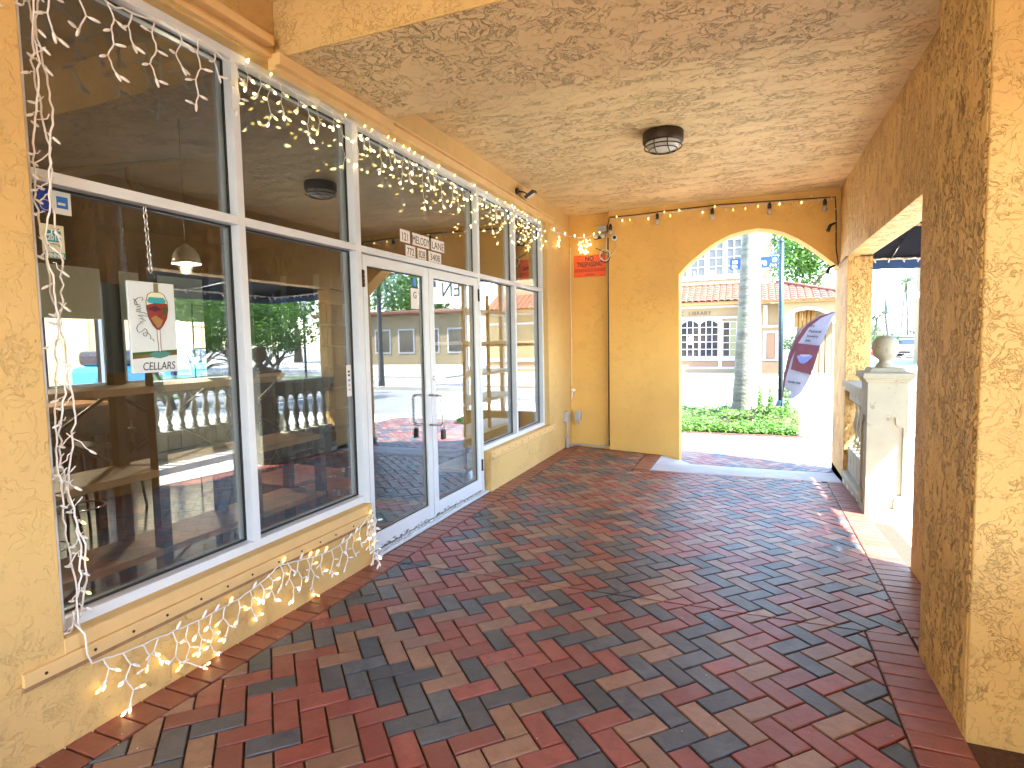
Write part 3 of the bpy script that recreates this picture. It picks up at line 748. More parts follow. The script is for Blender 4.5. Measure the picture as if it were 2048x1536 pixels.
patch([(.44, .60), (.55, .63), (.70, .58), (.66, .52), (.58, .49)], 'facade_dark', .0014); patch([(.37, .70), (.55, .74), (.70, .70), (.55, .67)], 'maroon', .0014)
patch([(.70, .62), (.79, .66), (.80, .74), (.73, .73)], 'leaf_bright', .0014)
patch([(.555, .475), (.575, .22), (.625, .22), (.625, .475)], 'sticker', .0012); patch([(.36, .20), (.46, .165), (.60, .155), (.76, .175), (.84, .205), (.72, .235), (.50, .235)], 'straw', .0012)
patch([(.54, .885), (.54, .985), (.64, .985), (.64, .885)], 'win_olive', .0012)
q = MB()
ol = lambda pts: [(SX+.0085, 1.712+a*.218, 1.412+c*.403) for a, c in pts]
q.tube(ol(bowl+bowl[:1]), .0011, 'ink', 5); q.tube(ol([(.555, .475), (.575, .22)]), .0009, 'ink', 5); q.tube(ol([(.625, .475), (.625, .22)]), .0009, 'ink', 5)
build(q, 'outline', hs)
q = MB()   # the vertical script, traced
scr_pts = [[(.10, .80), (.15, .775), (.17, .75), (.13, .735), (.11, .76), (.14, .79), (.20, .815), (.28, .825), (.30, .80), (.27, .785)],
           [(.14, .735), (.22, .745), (.23, .73), (.15, .71), (.23, .72), (.24, .70), (.14, .685), (.20, .69), (.24, .675), (.19, .66), (.14, .672), (.24, .655), (.30, .66), (.36, .64), (.40, .615), (.33, .62), (.24, .632), (.18, .622), (.27, .612), (.27, .595), (.19, .592), (.27, .585), (.33, .572), (.26, .562), (.20, .552), (.27, .54)],
           [(.22, .54), (.16, .52), (.13, .49), (.14, .455), (.18, .44), (.24, .455), (.30, .485), (.34, .47), (.35, .43), (.31, .40), (.27, .41), (.25, .43), (.31, .44), (.38, .43), (.42, .40), (.40, .375), (.46, .37), (.48, .345)]]
for s_ in scr_pts: q.tube(ol(s_), .0011, 'bronze', 5)
build(q, 'lettering', hs)
text('CELLARS', .050, lambda x_, y_, n: (SX+.0062+n, 1.835+x_, 1.424+y_), 'ink', .0008, sx=.80, shear=.15, parent=hs)
ch = MB(); z = 1.845
ch.tube([(SX, 1.812, 1.812), (SX, 1.807, 1.832), (SX, 1.818, 1.858), (SX, 1.836, 1.858), (SX, 1.846, 1.835), (SX, 1.840, 1.812)], .003, 'bronze', 6); build(ch, 'hook', hs)
lk = MB(); lk.tube([(0, .008*cos(a), .019*sin(a)) for a in [k*pi/5 for k in range(11)]], .0022, 'alu', 5, caps=False); lme = lk.mesh('link')
for i in range(10):
    o = link('chain_link', lme, hs); o.location = Vector((SX, 1.826-i*.0010, 1.872+i*.0285))-hs.location; o.rotation_euler = (0, 0, (i % 2)*pi/2)

# ---------------------------------------------------------------- shop interior
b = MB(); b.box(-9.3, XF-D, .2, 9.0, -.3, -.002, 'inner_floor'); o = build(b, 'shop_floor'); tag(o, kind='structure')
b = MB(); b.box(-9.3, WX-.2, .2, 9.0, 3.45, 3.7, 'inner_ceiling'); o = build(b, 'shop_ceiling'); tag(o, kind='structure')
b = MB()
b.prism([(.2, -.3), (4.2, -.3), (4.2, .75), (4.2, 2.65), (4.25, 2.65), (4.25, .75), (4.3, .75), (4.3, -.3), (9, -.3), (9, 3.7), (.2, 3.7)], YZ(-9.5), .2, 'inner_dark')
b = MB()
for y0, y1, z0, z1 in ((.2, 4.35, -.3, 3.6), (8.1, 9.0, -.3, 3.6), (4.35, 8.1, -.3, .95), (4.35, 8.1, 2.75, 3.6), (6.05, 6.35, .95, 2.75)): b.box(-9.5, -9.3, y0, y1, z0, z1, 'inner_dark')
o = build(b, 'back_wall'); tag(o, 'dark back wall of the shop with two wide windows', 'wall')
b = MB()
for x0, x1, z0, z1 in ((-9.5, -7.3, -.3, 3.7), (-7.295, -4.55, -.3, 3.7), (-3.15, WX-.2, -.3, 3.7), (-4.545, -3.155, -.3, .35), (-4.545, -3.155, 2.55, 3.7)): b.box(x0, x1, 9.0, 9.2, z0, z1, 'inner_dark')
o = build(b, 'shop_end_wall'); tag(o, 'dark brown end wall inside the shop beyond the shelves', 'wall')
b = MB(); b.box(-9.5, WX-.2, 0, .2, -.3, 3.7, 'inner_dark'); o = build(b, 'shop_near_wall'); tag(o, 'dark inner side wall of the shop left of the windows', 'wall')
for (x0, x1), lb in (((-4.545, -3.155), 'white framed end window of the shop seen through the panes right of the doors'),):
    t = thing('end_window', lb, 'window', (x0, 9.0, .35))
    for k in range(3):
        xx = x0+(x1-x0)*k/2; boxo('window_frame', xx-(.03 if k else 0), xx+(.03 if k < 2 else 0), 9.02, 9.1, .35, 2.55, 'facade_white', t)
    boxo('window_frame', x0, x1, 9.02, 9.1, 1.45, 1.50, 'facade_white', t)
for (y0, y1), lb in (((4.35, 6.05), 'bright back window of the shop with a half drawn roller shade'), ((6.35, 8.1), 'bright back window of the shop farther from the viewer')):
    t = thing('back_window', lb, 'window', (-9.3, y0, .95))
    for k in range(3):
        yy = y0+(y1-y0)*k/2; boxo('window_frame', -9.36, -9.28, yy-.03 if k else yy, yy+.03 if k < 2 else yy, .95, 2.75, 'blue_glass' if k == 1 else 'white_alu', t)
    boxo('window_frame', -9.36, -9.28, y0, y1, .95, 1.0, 'white_alu', t)
    boxo('roller_shade', -9.27, -9.26, y0, y1, 1.98, 2.75, 'shade', t)
# courtyard wall seen through the back windows
t = thing('neighbour_building', 'pale yellow building seen through the back windows of the shop', 'building', (-15, 6, -.3))
b = MB(); b.box(-16, -15, -2, 20, -.4, 5, 'facade2'); build(b, 'wall', t)
for y in (3, 6.2, 9.4, 12.6): boxo('panel', -15, -14.96, y, y+1.3, 1.2, 2.9, 'peach', t)
b = MB(); b.box(-13.5, -12.2, 8.0, 10.6, .2, 1.15, 'pool_blue'); b.box(-13.4, -12.3, 8.1, 10.5, 1.15, 1.5, 'car_glass'); o = build(b, 'blue_car', bevel=.12); tag(o, 'blue car parked behind the shop, seen through the back window', 'car')
# shelving units
def shelf_unit(name, label, x0, x1, ys, zs, mat, posts, brace=True, top=2.25, pw=.05):
    t = thing(name, label, 'shelf', (x1, ys[0], 0))
    for z in zs: boxo('shelf', x0, x1, ys[0]-.02, ys[-1]+.02, z, z+.035, mat, t, .002)
    for y in ys:
        for x in (x0, x1-pw):
            boxo('post', x+.0, x+pw, y-pw/2, y+pw/2, 0, top, posts, t)
    if brace:
        q = MB()
        for i in range(len(ys)-1):
            a, c = ys[i], ys[i+1]
            for j in range(0, len(zs)-1, 2):
                q = MB(); q.tube([(x0-.002, a, zs[j]+.04), (x0-.002, c, zs[j+1])], .010, 'black', 6); build(q, 'brace', t)
                q = MB(); q.tube([(x0-.026, c, zs[j]+.04), (x0-.026, a, zs[j+1])], .010, 'black', 6); build(q, 'brace', t)
    return t
shelf_unit('shelf_unit', 'dark metal and wood shelf unit right behind the left window', -3.06, -2.72, [1.42, 2.02, 2.62, 3.2], [.08, .48, .88, 1.30], 'wood', 'black', top=2.0, pw=.055)
shelf_unit('shelf_unit', 'pale shelf unit inside the window right of the doors', -3.15, -2.75, [5.45, 6.1, 6.9], [.15, .50, .85, 1.15, 1.5, 1.85], 'wood_pale', 'bronze', brace=False, top=2.05, pw=.03)
# wine racks (wire grids)
for x, y0, y1, lb in ((-4.3, 4.0, 5.6, 'black wire wine rack behind the right glass door'), (-5.6, 4.6, 6.4, 'black wire wine rack farther inside the shop')):
    t = thing('wine_rack', lb, 'rack', (x, y0, 0))
    q = MB(); n = int((y1-y0)/.32)
    for i in range(n+1): yy = y0+(y1-y0)*i/n; q.tube([(x, yy, 0), (x, yy, 2.0)], .009, 'black', 5)
    build(q, 'upright', t); q = MB()
    for k in range(9): q.tube([(x, y0, .1+k*.235), (x, y1, .1+k*.235)], .006, 'black', 5)
    build(q, 'rung', t); q = MB()
    q.tube([(x+.02, y0, .1), (x+.02, y0+.7, .85)], .006, 'black', 5); build(q, 'brace', t); q = MB(); q.tube([(x+.02, y0+.7, .1), (x+.02, y0, .85)], .006, 'black', 5); build(q, 'brace', t)
# trunk by the door
def trunk(label, x0, x1, y0, y1, h, rz=0):
    t = thing('wooden_trunk', label, 'trunk', (x1, y0, 0))
    boxo('body', x0, x1, y0, y1, 0, h*.70, 'leather', t, .006); boxo('lid', x0-.006, x1+.006, y0-.006, y1+.006, h*.71, h, 'leather', t, .010)
    for x in (x0-.009, x1-.03):
        for y in (y0-.009, y1-.03):
            boxo('corner', x, x+.04, y, y+.04, h-.035, h+.006, 'alu', t, .004)
    boxo('latch', x1+.001, x1+.012, (y0+y1)/2-.02, (y0+y1)/2+.02, h*.60, h*.80, 'alu', t, .002)
    return t
trunk('brown wooden trunk with metal corners just inside the left door', -3.0, -2.66, 3.25, 3.62, .50)
trunk('low wooden trunk with pale lid edges deeper inside the shop', -3.9, -3.35, 3.55, 4.2, .42)
b = MB(); b.box(-3.35, -2.78, 3.85, 4.75, .0, .012, 'mat_fibre'); b.box(-3.30, -2.84, 4.05, 4.30, .0121, .014, 'mat_green'); b.box(-3.30, -2.84, 4.42, 4.60, .0121, .014, 'mat_red')
o = build(b, 'door_mat'); tag(o, 'coir door mat with green and red print inside the doors', 'mat')
# high table with stools
def stool(x, y, label, src=None):
    t = thing('bar_stool', label, 'stool', (x, y, 0), 'dark bar stools round the high tables')
    boxo('seat', x-.18, x+.18, y-.18, y+.18, .72, .77, 'black', t, .01)
    boxo('backrest', x+.15, x+.18, y-.18, y+.18, .85, 1.08, 'black', t, .01)
    for sx in (-1, 1):
        for sy in (-1, 1):
            q = MB(); q.tube([(x+sx*.15, y+sy*.15, 1.05 if sx > 0 else .72), (x+sx*.15, y+sy*.15, .72), (x+sx*.21, y+sy*.21, 0)], .013, 'bronze', 6); build(q, 'leg', t)
    q = MB(); q.tube([(x+.185*cos(a*pi/6), y+.185*sin(a*pi/6), .28) for a in range(13)], .007, 'alu', 6); build(q, 'foot_ring', t)
    return t
for i, (x, y, lb) in enumerate(((-4.1, 2.15, 'bar stool nearest the left window behind the shelf unit'), (-4.9, 2.9, 'bar stool second from the left window, against the high table'), (-5.6, 3.6, 'bar stool farthest from the street at the high table'))): stool(x, y, lb)
t = thing('high_table', 'long dark high table standing in the middle of the shop', 'table', (-5.4, 3.0, 0))
boxo('table_top', -6.3, -5.0, 1.8, 3.3, 1.03, 1.08, 'wood', t, .005)
for x, y in ((-6.2, 1.9), (-5.1, 1.9), (-6.2, 3.2), (-5.1, 3.2)): boxo('leg', x-.03, x+.03, y-.03, y+.03, 0, 1.03, 'black', t)
# track lights and pendant inside
t = thing('track_light', 'black track with small spotlights on the shop ceiling', 'lamp', (-5, 2, 3.0))
q = MB(); q.tube([(-8.2, 2.6, 3.0), (-4.2, 3.4, 3.0)], .02, 'black', 6); build(q, 'track', t)
for k in range(4):
    x = -7.8+k*1.05; y = 2.68+k*.21; q = MB(); q.tube([(x, y, 2.98), (x, y, 2.90), (x+.05, y+.04, 2.78)], [.02, .03, .05], 'black', 8); build(q, 'spotlight', t)
q = MB(); q.lathe([(.015, .17), (.025, .16), (.07, .13), (.10, .08), (.115, 0)], (-4.5, 3.67, 2.24), 'lens', 20); q.tube([(-4.5, 3.67, 2.41), (-4.5, 3.67, 3.45)], .006, 'black', 5)
o = build(q, 'pendant_lamp'); tag(o, 'dome pendant lamp hanging inside the left window', 'lamp')
q = MB(); q.lathe([(.02, .26), (.03, .25), (.08, .20), (.12, .13), (.135, 0)], (-5.9, 3.05, 2.05), 'bronze', 20); q.tube([(-5.9, 3.05, 2.30), (-5.9, 3.05, 3.45)], .006, 'black', 5); q.lathe([(.005, .02), (.03, .04), (.035, .07), (.02, .10)], (-5.9, 3.05, 2.05), 'bulb_on', 12)
o = build(q, 'pendant_lamp'); tag(o, 'bronze dome pendant lamp glowing orange at the left edge of the near window', 'lamp')
for x, y, z, pw in ((-5.9, 3.05, 2.0, 9), (-4.5, 3.67, 2.20, 7)):
    ld = bpy.data.lights.new('lamp fill', 'POINT'); ld.energy = pw; ld.color = (1, .78, .52); ld.shadow_soft_size = .05  # added interior fill; only the bronze pendant is a lit lamp
    lo = bpy.data.objects.new('lamp_fill', ld); C.objects.link(lo); lo.location = (x, y, z)

# ---------------------------------------------------------------- ceiling lamp and wall gadgets
lx, ly = -.705, 5.30
t = thing('bulkhead_light', 'round bronze caged bulkhead lamp on the ceiling', 'lamp', (lx, ly, ZC))
q = MB(); q.lathe([(.165, 0), (.172, -.01), (.172, -.085), (.165, -.093), (.150, -.093)], (lx, ly, ZC), 'bronze', 40); build(q, 'housing', t)
q = MB(); q.lathe([(.150, -.090), (.146, -.110), (.125, -.135), (.08, -.150), (.02, -.154)], (lx, ly, ZC), 'lens', 36); build(q, 'lens', t)
q = MB(); ring = lambda r, z: [(lx+r*cos(a*pi/16), ly+r*sin(a*pi/16), ZC+z) for a in range(33)]
q.tube(ring(.158, -.128), .0055, 'bronze', 6, caps=False); q.tube(ring(.120, -.150), .0045, 'bronze', 6, caps=False)
for off in (-.055, .055):
    q.tube([(lx+off, ly-sqrt(.16**2-off**2), ZC-.093), (lx+off, ly-sqrt(.158**2-off**2), ZC-.128), (lx+off, ly-.09, ZC-.156), (lx+off, ly, ZC-.162), (lx+off, ly+.09, ZC-.156), (lx+off, ly+sqrt(.158**2-off**2), ZC-.128), (lx+off, ly+sqrt(.16**2-off**2), ZC-.093)], .0045, 'bronze', 6)
build(q, 'cage', t)
# flood light
t = thing('flood_light', 'small black flood lamp fixed above the window beyond the beam', 'lamp', (WX, 6.25, 3.2))
q = MB(); q.lathe([(.035, 0), (.035, .02), (.02, .03)], (0, 0, 0), 'black', 16); o = build(q, 'base'); o.parent = t; o.rotation_euler = (0, pi/2, 0); o.location = (0, -.08, -.01)
mt = Matrix.Translation((WX+.13, 6.28, 3.165)) @ Matrix.Rotation(radians(-32), 4, 'Y') @ Matrix.Rotation(radians(12), 4, 'X')
q = MB(); q.box(-.06, .06, -.085, .085, -.018, .018, 'black', mt); build(q, 'head', t, .004)
q = MB(); q.box(-.047, .047, -.070, .070, -.0195, -.0182, 'lens', mt); build(q, 'lens', t)
q = MB(); q.tube([(WX+.02, 6.18, 3.19), (WX+.07, 6.2, 3.185), (WX+.10, 6.28, 3.17)], .008, 'black', 6); q.tube([(WX+.01, 6.2, 3.17), (WX+.03, 6.45, 3.12), (WX+.008, 6.75, 3.10), (WX+.01, 7.1, 3.13), (WX+.008, 7.35, 3.09)], .004, 'black', 5); build(q, 'cable', t)
# no trespassing sign on the recess wall
ry = 8.25
t = thing('warning_sign', 'orange NO TRESPASSING sign in the far left corner', 'sign', (-2.35, ry, 2.43))
boxo('board', -2.352, -1.892, ry-.004, ry-.001, 2.428, 2.738, 'orange_sign', t); boxo('print', -2.348, -1.896, ry-.0045, ry-.004, 2.500, 2.550, 'orange_band', t)
onr = lambda x0, z0, y=ry-.0045: (lambda x_, y_, n: (x0+x_, y-n, z0+y_))
text('NO', .095, onr(-2.122, 2.655), 'ink', .0008, sx=.85, bold=.002, parent=t); text('TRESPASSING', .092, onr(-2.122, 2.578), 'ink', .0008, sx=.66, bold=.0018, parent=t)
b = MB(); b.box(-2.22, -2.03, ry-.0045, ry-.004, 2.566, 2.570, 'ink'); b.box(-2.18, -2.05, ry-.0045, ry-.004, 2.465, 2.470, 'ink'); b.box(-2.20, -2.04, ry-.0045, ry-.004, 2.452, 2.456, 'ink'); build(b, 'print', t)
for x in (-2.27, -1.95):
    for z in (2.445, 2.722):
        q = MB(); q.lathe([(.007, 0), (.005, .004)], (0, 0, 0), 'ink', 8); o = build(q, 'screw', None); o.parent = t; o.rotation_euler = (pi/2, 0, 0); o.location = Vector((x, ry-.004, z))-t.location
# cameras and cable bundle near the pilaster
t = thing('security_camera', 'white round camera with black lens on the arch wall', 'camera', (-1.735, AY, 2.935))
q = MB(); q.lathe([(.040, 0), (.040, .015), (.034, .026)], (0, 0, 0), 'white_alu', 20); o = build(q, 'base'); o.parent = t; o.rotation_euler = (pi/2, 0, 0)
q = MB(); q.lathe([(.026, .020), (.024, .034), (.012, .042)], (0, 0, 0), 'black', 16); o = build(q, 'lens'); o.parent = t; o.rotation_euler = (pi/2, 0, 0)
t = thing('security_light', 'grey twin sensor lamp fixed high in the far left corner', 'lamp', (-1.90, 8.19, 3.05))
b = MB(); b.box(-1.985, -1.845, 8.14, 8.248, 3.03, 3.12, 'grey_plastic'); build(b, 'housing', t, .02)
for x in (-1.97, -1.87):
    q = MB(); q.tube([(x, 8.17, 3.02), (x-.02, 8.10, 2.965)], [.02, .034], 'grey_plastic', 12); q.tube([(x-.02, 8.10, 2.965), (x-.024, 8.086, 2.955)], [.030, .028], 'lens', 12); build(q, 'lamp_head', t)
q = MB(); q.tube([(-2.02, 8.16, 2.95), (-1.90, 8.12, 2.955)], .022, 'black', 8); build(q, 'sensor', t)
t = thing('cable_bundle', 'coil of black and white cable hanging beside the orange sign', 'cable', (-1.86, 8.2, 2.7))
q = MB()
for k in range(3):
    c0 = (-1.872+rng.uniform(-.01, .01), 8.17-.02*k, 2.685+rng.uniform(-.02, .02)); r = .055+.008*k
    q.tube([(c0[0]+r*cos(a*pi/8)*1.0, c0[1]+.01*sin(a*2), c0[2]+r*1.1*sin(a*pi/8)) for a in range(17)], .006, 'wire' if k % 2 == 0 else 'black', 6)
build(q, 'coil', t)
q = MB(); q.tube([(-1.845, 8.19, 2.72), (-1.86, 8.185, 2.80), (-1.852, 8.19, 2.92), (-1.87, 8.2, 3.03)], .006, 'wire', 6); q.tube([(-1.83, 8.12, 2.72), (-1.80, 8.11, 2.68), (-1.74, 8.12, 2.72), (-1.70, 8.14, 2.82), (-1.72, 8.14, 2.90)], .004, 'wire', 6)
q.tube([(-2.02, 8.21, 2.82), (-1.89, 8.19, 2.755)], .006, 'bronze', 6); build(q, 'wire', t)
q = MB(); q.tube([(-1.838, 8.215, .0), (-1.838, 8.215, 1.2), (-1.836, 8.215, 2.6), (-1.84, 8.21, 2.95)], .016, 'black', 8); build(q, 'conduit', t)
t = thing('outlet_box', 'grey weatherproof outlet boxes low in the far left corner', 'outlet', (-2.41, 8.0, .4))
b = MB(); b.box(WX, WX+.05, 7.86, 7.98, .37, .52, 'grey_plastic'); build(b, 'box', t, .006)
b = MB(); b.box(-2.35, -2.26, 8.17, 8.249, .36, .50, 'grey_plastic'); build(b, 'box', t, .012); b = MB(); b.box(-2.325, -2.285, 8.19, 8.24, .30, .36, 'grey_plastic'); build(b, 'cover', t, .006)
q = MB(); q.tube([(WX+.03, 7.93, .37), (WX+.03, 7.93, .13)], .010, 'grey_plastic', 8); q.tube([(WX+.03, 7.93, .14), (WX+.03, 7.93, -.01)], .022, 'grey_plastic', 8); q.tube([(WX+.03, 7.95, .01), (WX+.10, 8.19, .01), (-2.25, 8.22, .01), (-1.96, 8.225, -.01), (-1.87, 8.22, .03), (-1.842, 8.21, .12)], .011, 'grey_plastic', 8)
build(q, 'conduit', t)
t = thing('cord', 'thin white cord hanging down the far left corner to a small plug', 'cord', (-2.40, 8.23, .8))
q = MB(); q.tube([(-2.400, 8.235, 2.86+0), (-2.402, 8.236, 2.2), (-2.396, 8.236, 1.7), (-2.402, 8.236, 1.2), (-2.40, 8.232, .86)], .006, 'wire', 6); build(q, 'wire', t)
q = MB(); q.lathe([(.02, 0), (.034, .01), (.030, .035), (.012, .05)], (0, 0, 0), 'wire', 14); o = build(q, 'plug'); o.parent = t; o.rotation_euler = (pi/2, 0, 0); o.location = (.03, -.0, .0)
q = MB(); q.tube([(-2.385, 8.21, .80), (-2.388, 8.20, .70), (-2.395, 8.20, .66)], .009, 'wire', 6); build(q, 'tail', t)

# ---------------------------------------------------------------- light strings
bm_off = MB(); bm_off.lathe([(.0035, -.018), (.0055, -.010), (.0055, .002), (.0045, .010), (.0015, .016)], (0, 0, 0), 'bulb_off', 8); ME_OFF = bm_off.mesh('bulb')
bm_on = MB(); bm_on.lathe([(.0048, -.006), (.006, 0), (.0048, .009), (.0015, .015)], (0, 0, 0), 'bulb_on', 8); bm_on.lathe([(.0045, -.024), (.0055, -.016), (.0055, -.007)], (0, 0, 0), 'wire', 8); ME_ON = bm_on.mesh('bulb')
bm_on2 = MB(); bm_on2.lathe([(.0052, -.006), (.0065, 0), (.005, .009), (.0015, .015)], (0, 0, 0), 'bulb_on2', 8); bm_on2.lathe([(.0045, -.024), (.0055, -.016), (.0055, -.007)], (0, 0, 0), 'wire', 8); ME_ON2 = bm_on2.mesh('bulb')
def bulb(t, p, d, me, s=1.0):
    o = link('bulb', me, t); o.location = Vector(p)-t.location; o.scale = (s, s, s)
    o.rotation_mode = 'QUATERNION'; o.rotation_quaternion = Vector(d).normalized().to_track_quat('Z', 'Y')
    return o
def twist(a, c, n=5, amp=.006):
    a, c = Vector(a), Vector(c); out = []
    for i in range(n+1):
        p = a.lerp(c, i/n)
        if 0 < i < n: p += Vector((rng.uniform(-amp, amp), rng.uniform(-amp, amp), rng.uniform(-amp, amp)))
        out.append(p)
    return out
def drop(t, q, p, length, lit, r=.0022, lean=0.0, step=.062, size=1.0, plane_x=None, dens=1.0, floor=None):
    """one icicle: a zigzagging wire with a bulb at every bend"""
    p = Vector(p); y = p.y; z = p.z; x = p.x; side = rng.choice((-1, 1)); pts = [p.copy()]
    n = max(2, int(length/step)); k_ = 0
    for i in range(n):
        ny_ = y+side*rng.uniform(.010, .032)+lean; nz = z-step*rng.uniform(.8, 1.15); nx = x+rng.uniform(-.008, .008)
        if plane_x is not None: nx = max(plane_x+.006, nx)
        if floor is not None and nz < floor: nz = floor+rng.uniform(0, .02); ny_ = y+side*rng.uniform(.03, .06); nx = x+rng.uniform(.01, .05)
        seg = twist((x, y, z), (nx, ny_, nz), 3, .003); pts += seg[1:]
        x, y, z = nx, ny_, nz
        if rng.random() < dens:
            d = Vector((rng.uniform(-.1, .35), side*rng.uniform(.5, 1.0), rng.uniform(-.6, .1))).normalized()
            l = rng.uniform(.010, .026); e = Vector((x, y, z))+d*l
            q.tube([(x, y, z), e], r*.8, 'wire', 5)
            on = rng.random() < lit
            bulb(t, e+d*.014, d, (rng.choice((ME_ON, ME_ON2)) if on else ME_OFF), size)
        side = -side
        if floor is not None and z <= floor+.021: break
    q.tube(pts, r, 'wire', 5)
    d = (pts[-1]-pts[-2]).normalized(); on = rng.random() < lit
    bulb(t, pts[-1]+d*.014, d, (rng.choice((ME_ON, ME_ON2)) if on else ME_OFF), size)
XS = XF+.022
# top string, unlit near length
t = thing('icicle_lights', 'unlit white icicle light string along the top of the nearest window', 'string lights', (XS, 1.4, 3.0), 'white icicle light strings')
q = MB()
main = []; k = 0
y = .95
while y < 2.38:
    main.append((XS+.03+rng.uniform(-.006, .006), y, 2.945+.035*abs(sin(y*5.5))-(.02 if y < 1.9 else 0)+rng.uniform(-.006, .006))); y += .035
q.tube(main, .0042, 'wire', 6)
for i in range(3, len(main)-1, 3):
    yy = main[i][1]
    ln = {0: .16, 1: .30, 2: .22, 3: .36}[(i//3) % 4]
    drop(t, q, main[i], ln, 0.0, r=.0034, size=1.15, plane_x=XF)
build(q, 'wire', t)
# lit main string
t = thing('icicle_lights', 'glowing icicle light string along the top of the far windows and doors', 'string lights', (XS, 4.0, 3.0), 'white icicle light strings')
q = MB(); main = []; y = 2.38; i = 0
while y < 7.24:
    main.append((XS+.004+rng.uniform(-.004, .006), y, 3.010-.012*abs(sin(y*4.2))+rng.uniform(-.006, .006))); y += .04
q.tube(main, .0028, 'wire', 5)
i = 1; lens_ = (.20, .14, .34, .26, .12, .30, .22, .17, .38, .24)
k = 0
while i < len(main)-1:
    drop(t, q, main[i], lens_[k % 10]*rng.uniform(.8, 1.15), .9, r=.0018, size=1.12, plane_x=XF-.01, step=.064); k += 1
    if rng.random() < .4: bulb(t, Vector(main[i])+Vector((.006, .01, .012)), (.4, .2, .8), rng.choice((ME_ON, ME_ON2)), 1.1)
    i += 2 if y else 3
    if rng.random() < .35: i += 1
build(q, 'wire', t)
nb = [c for c in t.children if c.name.startswith('bulb')]
# the tail that swings across the corner
t = thing('icicle_lights', 'short glowing light string slung across the corner over the orange sign', 'string lights', (-2.4, 7.6, 2.95), 'white icicle light strings')
q = MB(); P0 = [(-2.46, 7.24, 2.99), (-2.39, 7.45, 2.965), (-2.33, 7.75, 2.955), (-2.26, 7.98, 2.955), (-2.16, 8.1, 2.965), (-2.03, 8.15, 2.985), (-1.95, 8.16, 3.01), (-1.86, 8.14, 3.08)]
q.tube(P0, .004, 'wire', 6)
for p_, n_ in (((-2.37, 7.55, 2.955), 3), ((-2.22, 8.02, 2.955), 3), ((-2.19, 8.06, 2.957), 4), ((-2.14, 8.1, 2.965), 4), ((-2.10, 8.12, 2.97), 2)):
    drop(t, q, p_, .06*n_, 1.0, r=.0025, size=1.5, step=.05)
    drop(t, q, (p_[0]+.02, p_[1]+.01, p_[2]), .055*n_, 1.0, r=.0025, size=1.5, step=.048)
for p_ in P0[1:-1]: bulb(t, Vector(p_)+Vector((0, 0, .02)), (0, 0, 1), ME_ON2, 1.5)
build(q, 'wire', t)
# left vertical tangle
t = thing('icicle_lights', 'tangled white light wires running down the left edge of the near window', 'string lights', (XS, 1.42, .5), 'white icicle light strings')
q = MB()
for s_ in range(3):
    pts = []; z = 2.97; ph = rng.uniform(0, 6)
    while z > .40:
        pts.append((XS+.018+.012*sin(z*9+ph)+rng.uniform(-.003, .003), 1.400+.018*sin(z*(6+2.3*s_)+ph)+s_*.020+rng.uniform(-.007, .007), z)); z -= .03
    q.tube(pts, .0038, 'wire', 6)
z = 2.92
while z > .45:
    y0 = 1.41+rng.uniform(-.01, .03); side = rng.choice((-1, 1)); l = rng.uniform(.018, .05)
    if rng.random() < .10: l = .11
    e = Vector((XS+.02+rng.uniform(0, .02), y0+side*l*.7 if side > 0 else y0-.035, z-l*.75))
    q.tube(twist((XS+.02, y0, z), e, 4, .007), .0021, 'wire', 5)
    d = Vector((.1, side*.7, -.6 if side > 0 else rng.uniform(-.5, .5))).normalized()
    lit = z < .95 and rng.random() < .55
    bulb(t, e+d*.012, d, ME_ON if lit else ME_OFF, .95)
    if rng.random() < .5:
        e2 = Vector((XS+.015, y0-.02, z-.05)); q.tube(twist((XS+.02, y0+.03, z), e2, 4, .008), .0026, 'wire', 5); bulb(t, e2, (.2, -.8, .3), ME_OFF, .95)
    z -= rng.uniform(.05, .085)
build(q, 'wire', t)
# bottom string on the low wall
BX = WX+.012
t = thing('icicle_lights', 'lit icicle light string sagging along the low wall under the near window', 'string lights', (BX, 2.3, .25), 'white icicle light strings')
q = MB()
main = [(XS+.018, 1.40, .50), (XS+.02, 1.40, .45), (BX+.02, 1.402, .415), (BX+.022, 1.405, .33), (BX+.02, 1.42, .288), (BX+.012, 1.55, .262), (BX+.006, 1.75, .245), (BX+.006, 1.95, .232), (BX+.006, 2.15, .238), (BX+.012, 2.32, .275), (BX+.022, 2.40, .315), (BX+.016, 2.50, .300), (BX+.006, 2.68, .262), (BX+.006, 2.85, .245), (BX+.006, 3.02, .262), (BX+.010, 3.16, .305), (BX+.016, 3.255, .365)]
mm = []
for a, c in zip(main, main[1:]): mm += [Vector(a).lerp(Vector(c), k/5)+Vector((rng.uniform(0, .003), 0, rng.uniform(-.003, .003))) for k in range(5)]
mm.append(Vector(main[-1])); q.tube(mm, .0036, 'wire', 6)
y = 1.47
while y < 3.26:
    zz = None
    for a, c in zip(main[4:], main[5:]):
        if a[1] <= y <= c[1]: zz = a[2]+(c[2]-a[2])*(y-a[1])/(c[1]-a[1]); break
    if zz is None: break
    drop(t, q, (BX+.008, y, zz), rng.choice((.14, .20, .26)), .75 if y < 2.3 else .28, r=.0030, size=1.0, step=.055, plane_x=BX-.006, floor=.012)
    if rng.random() < .5: bulb(t, (BX+.012, y+.03, zz+.018), (.3, .3, .8), ME_ON if rng.random() < .4 else ME_OFF, 1.2)
    y += rng.uniform(.055, .085)
for k in range(4): drop(t, q, (BX+.02, 3.27+rng.uniform(-.02, .03), .36-.02*k), .34, .15, r=.0028, size=1.2, step=.05, plane_x=BX-.006, floor=.012)
build(q, 'wire', t)
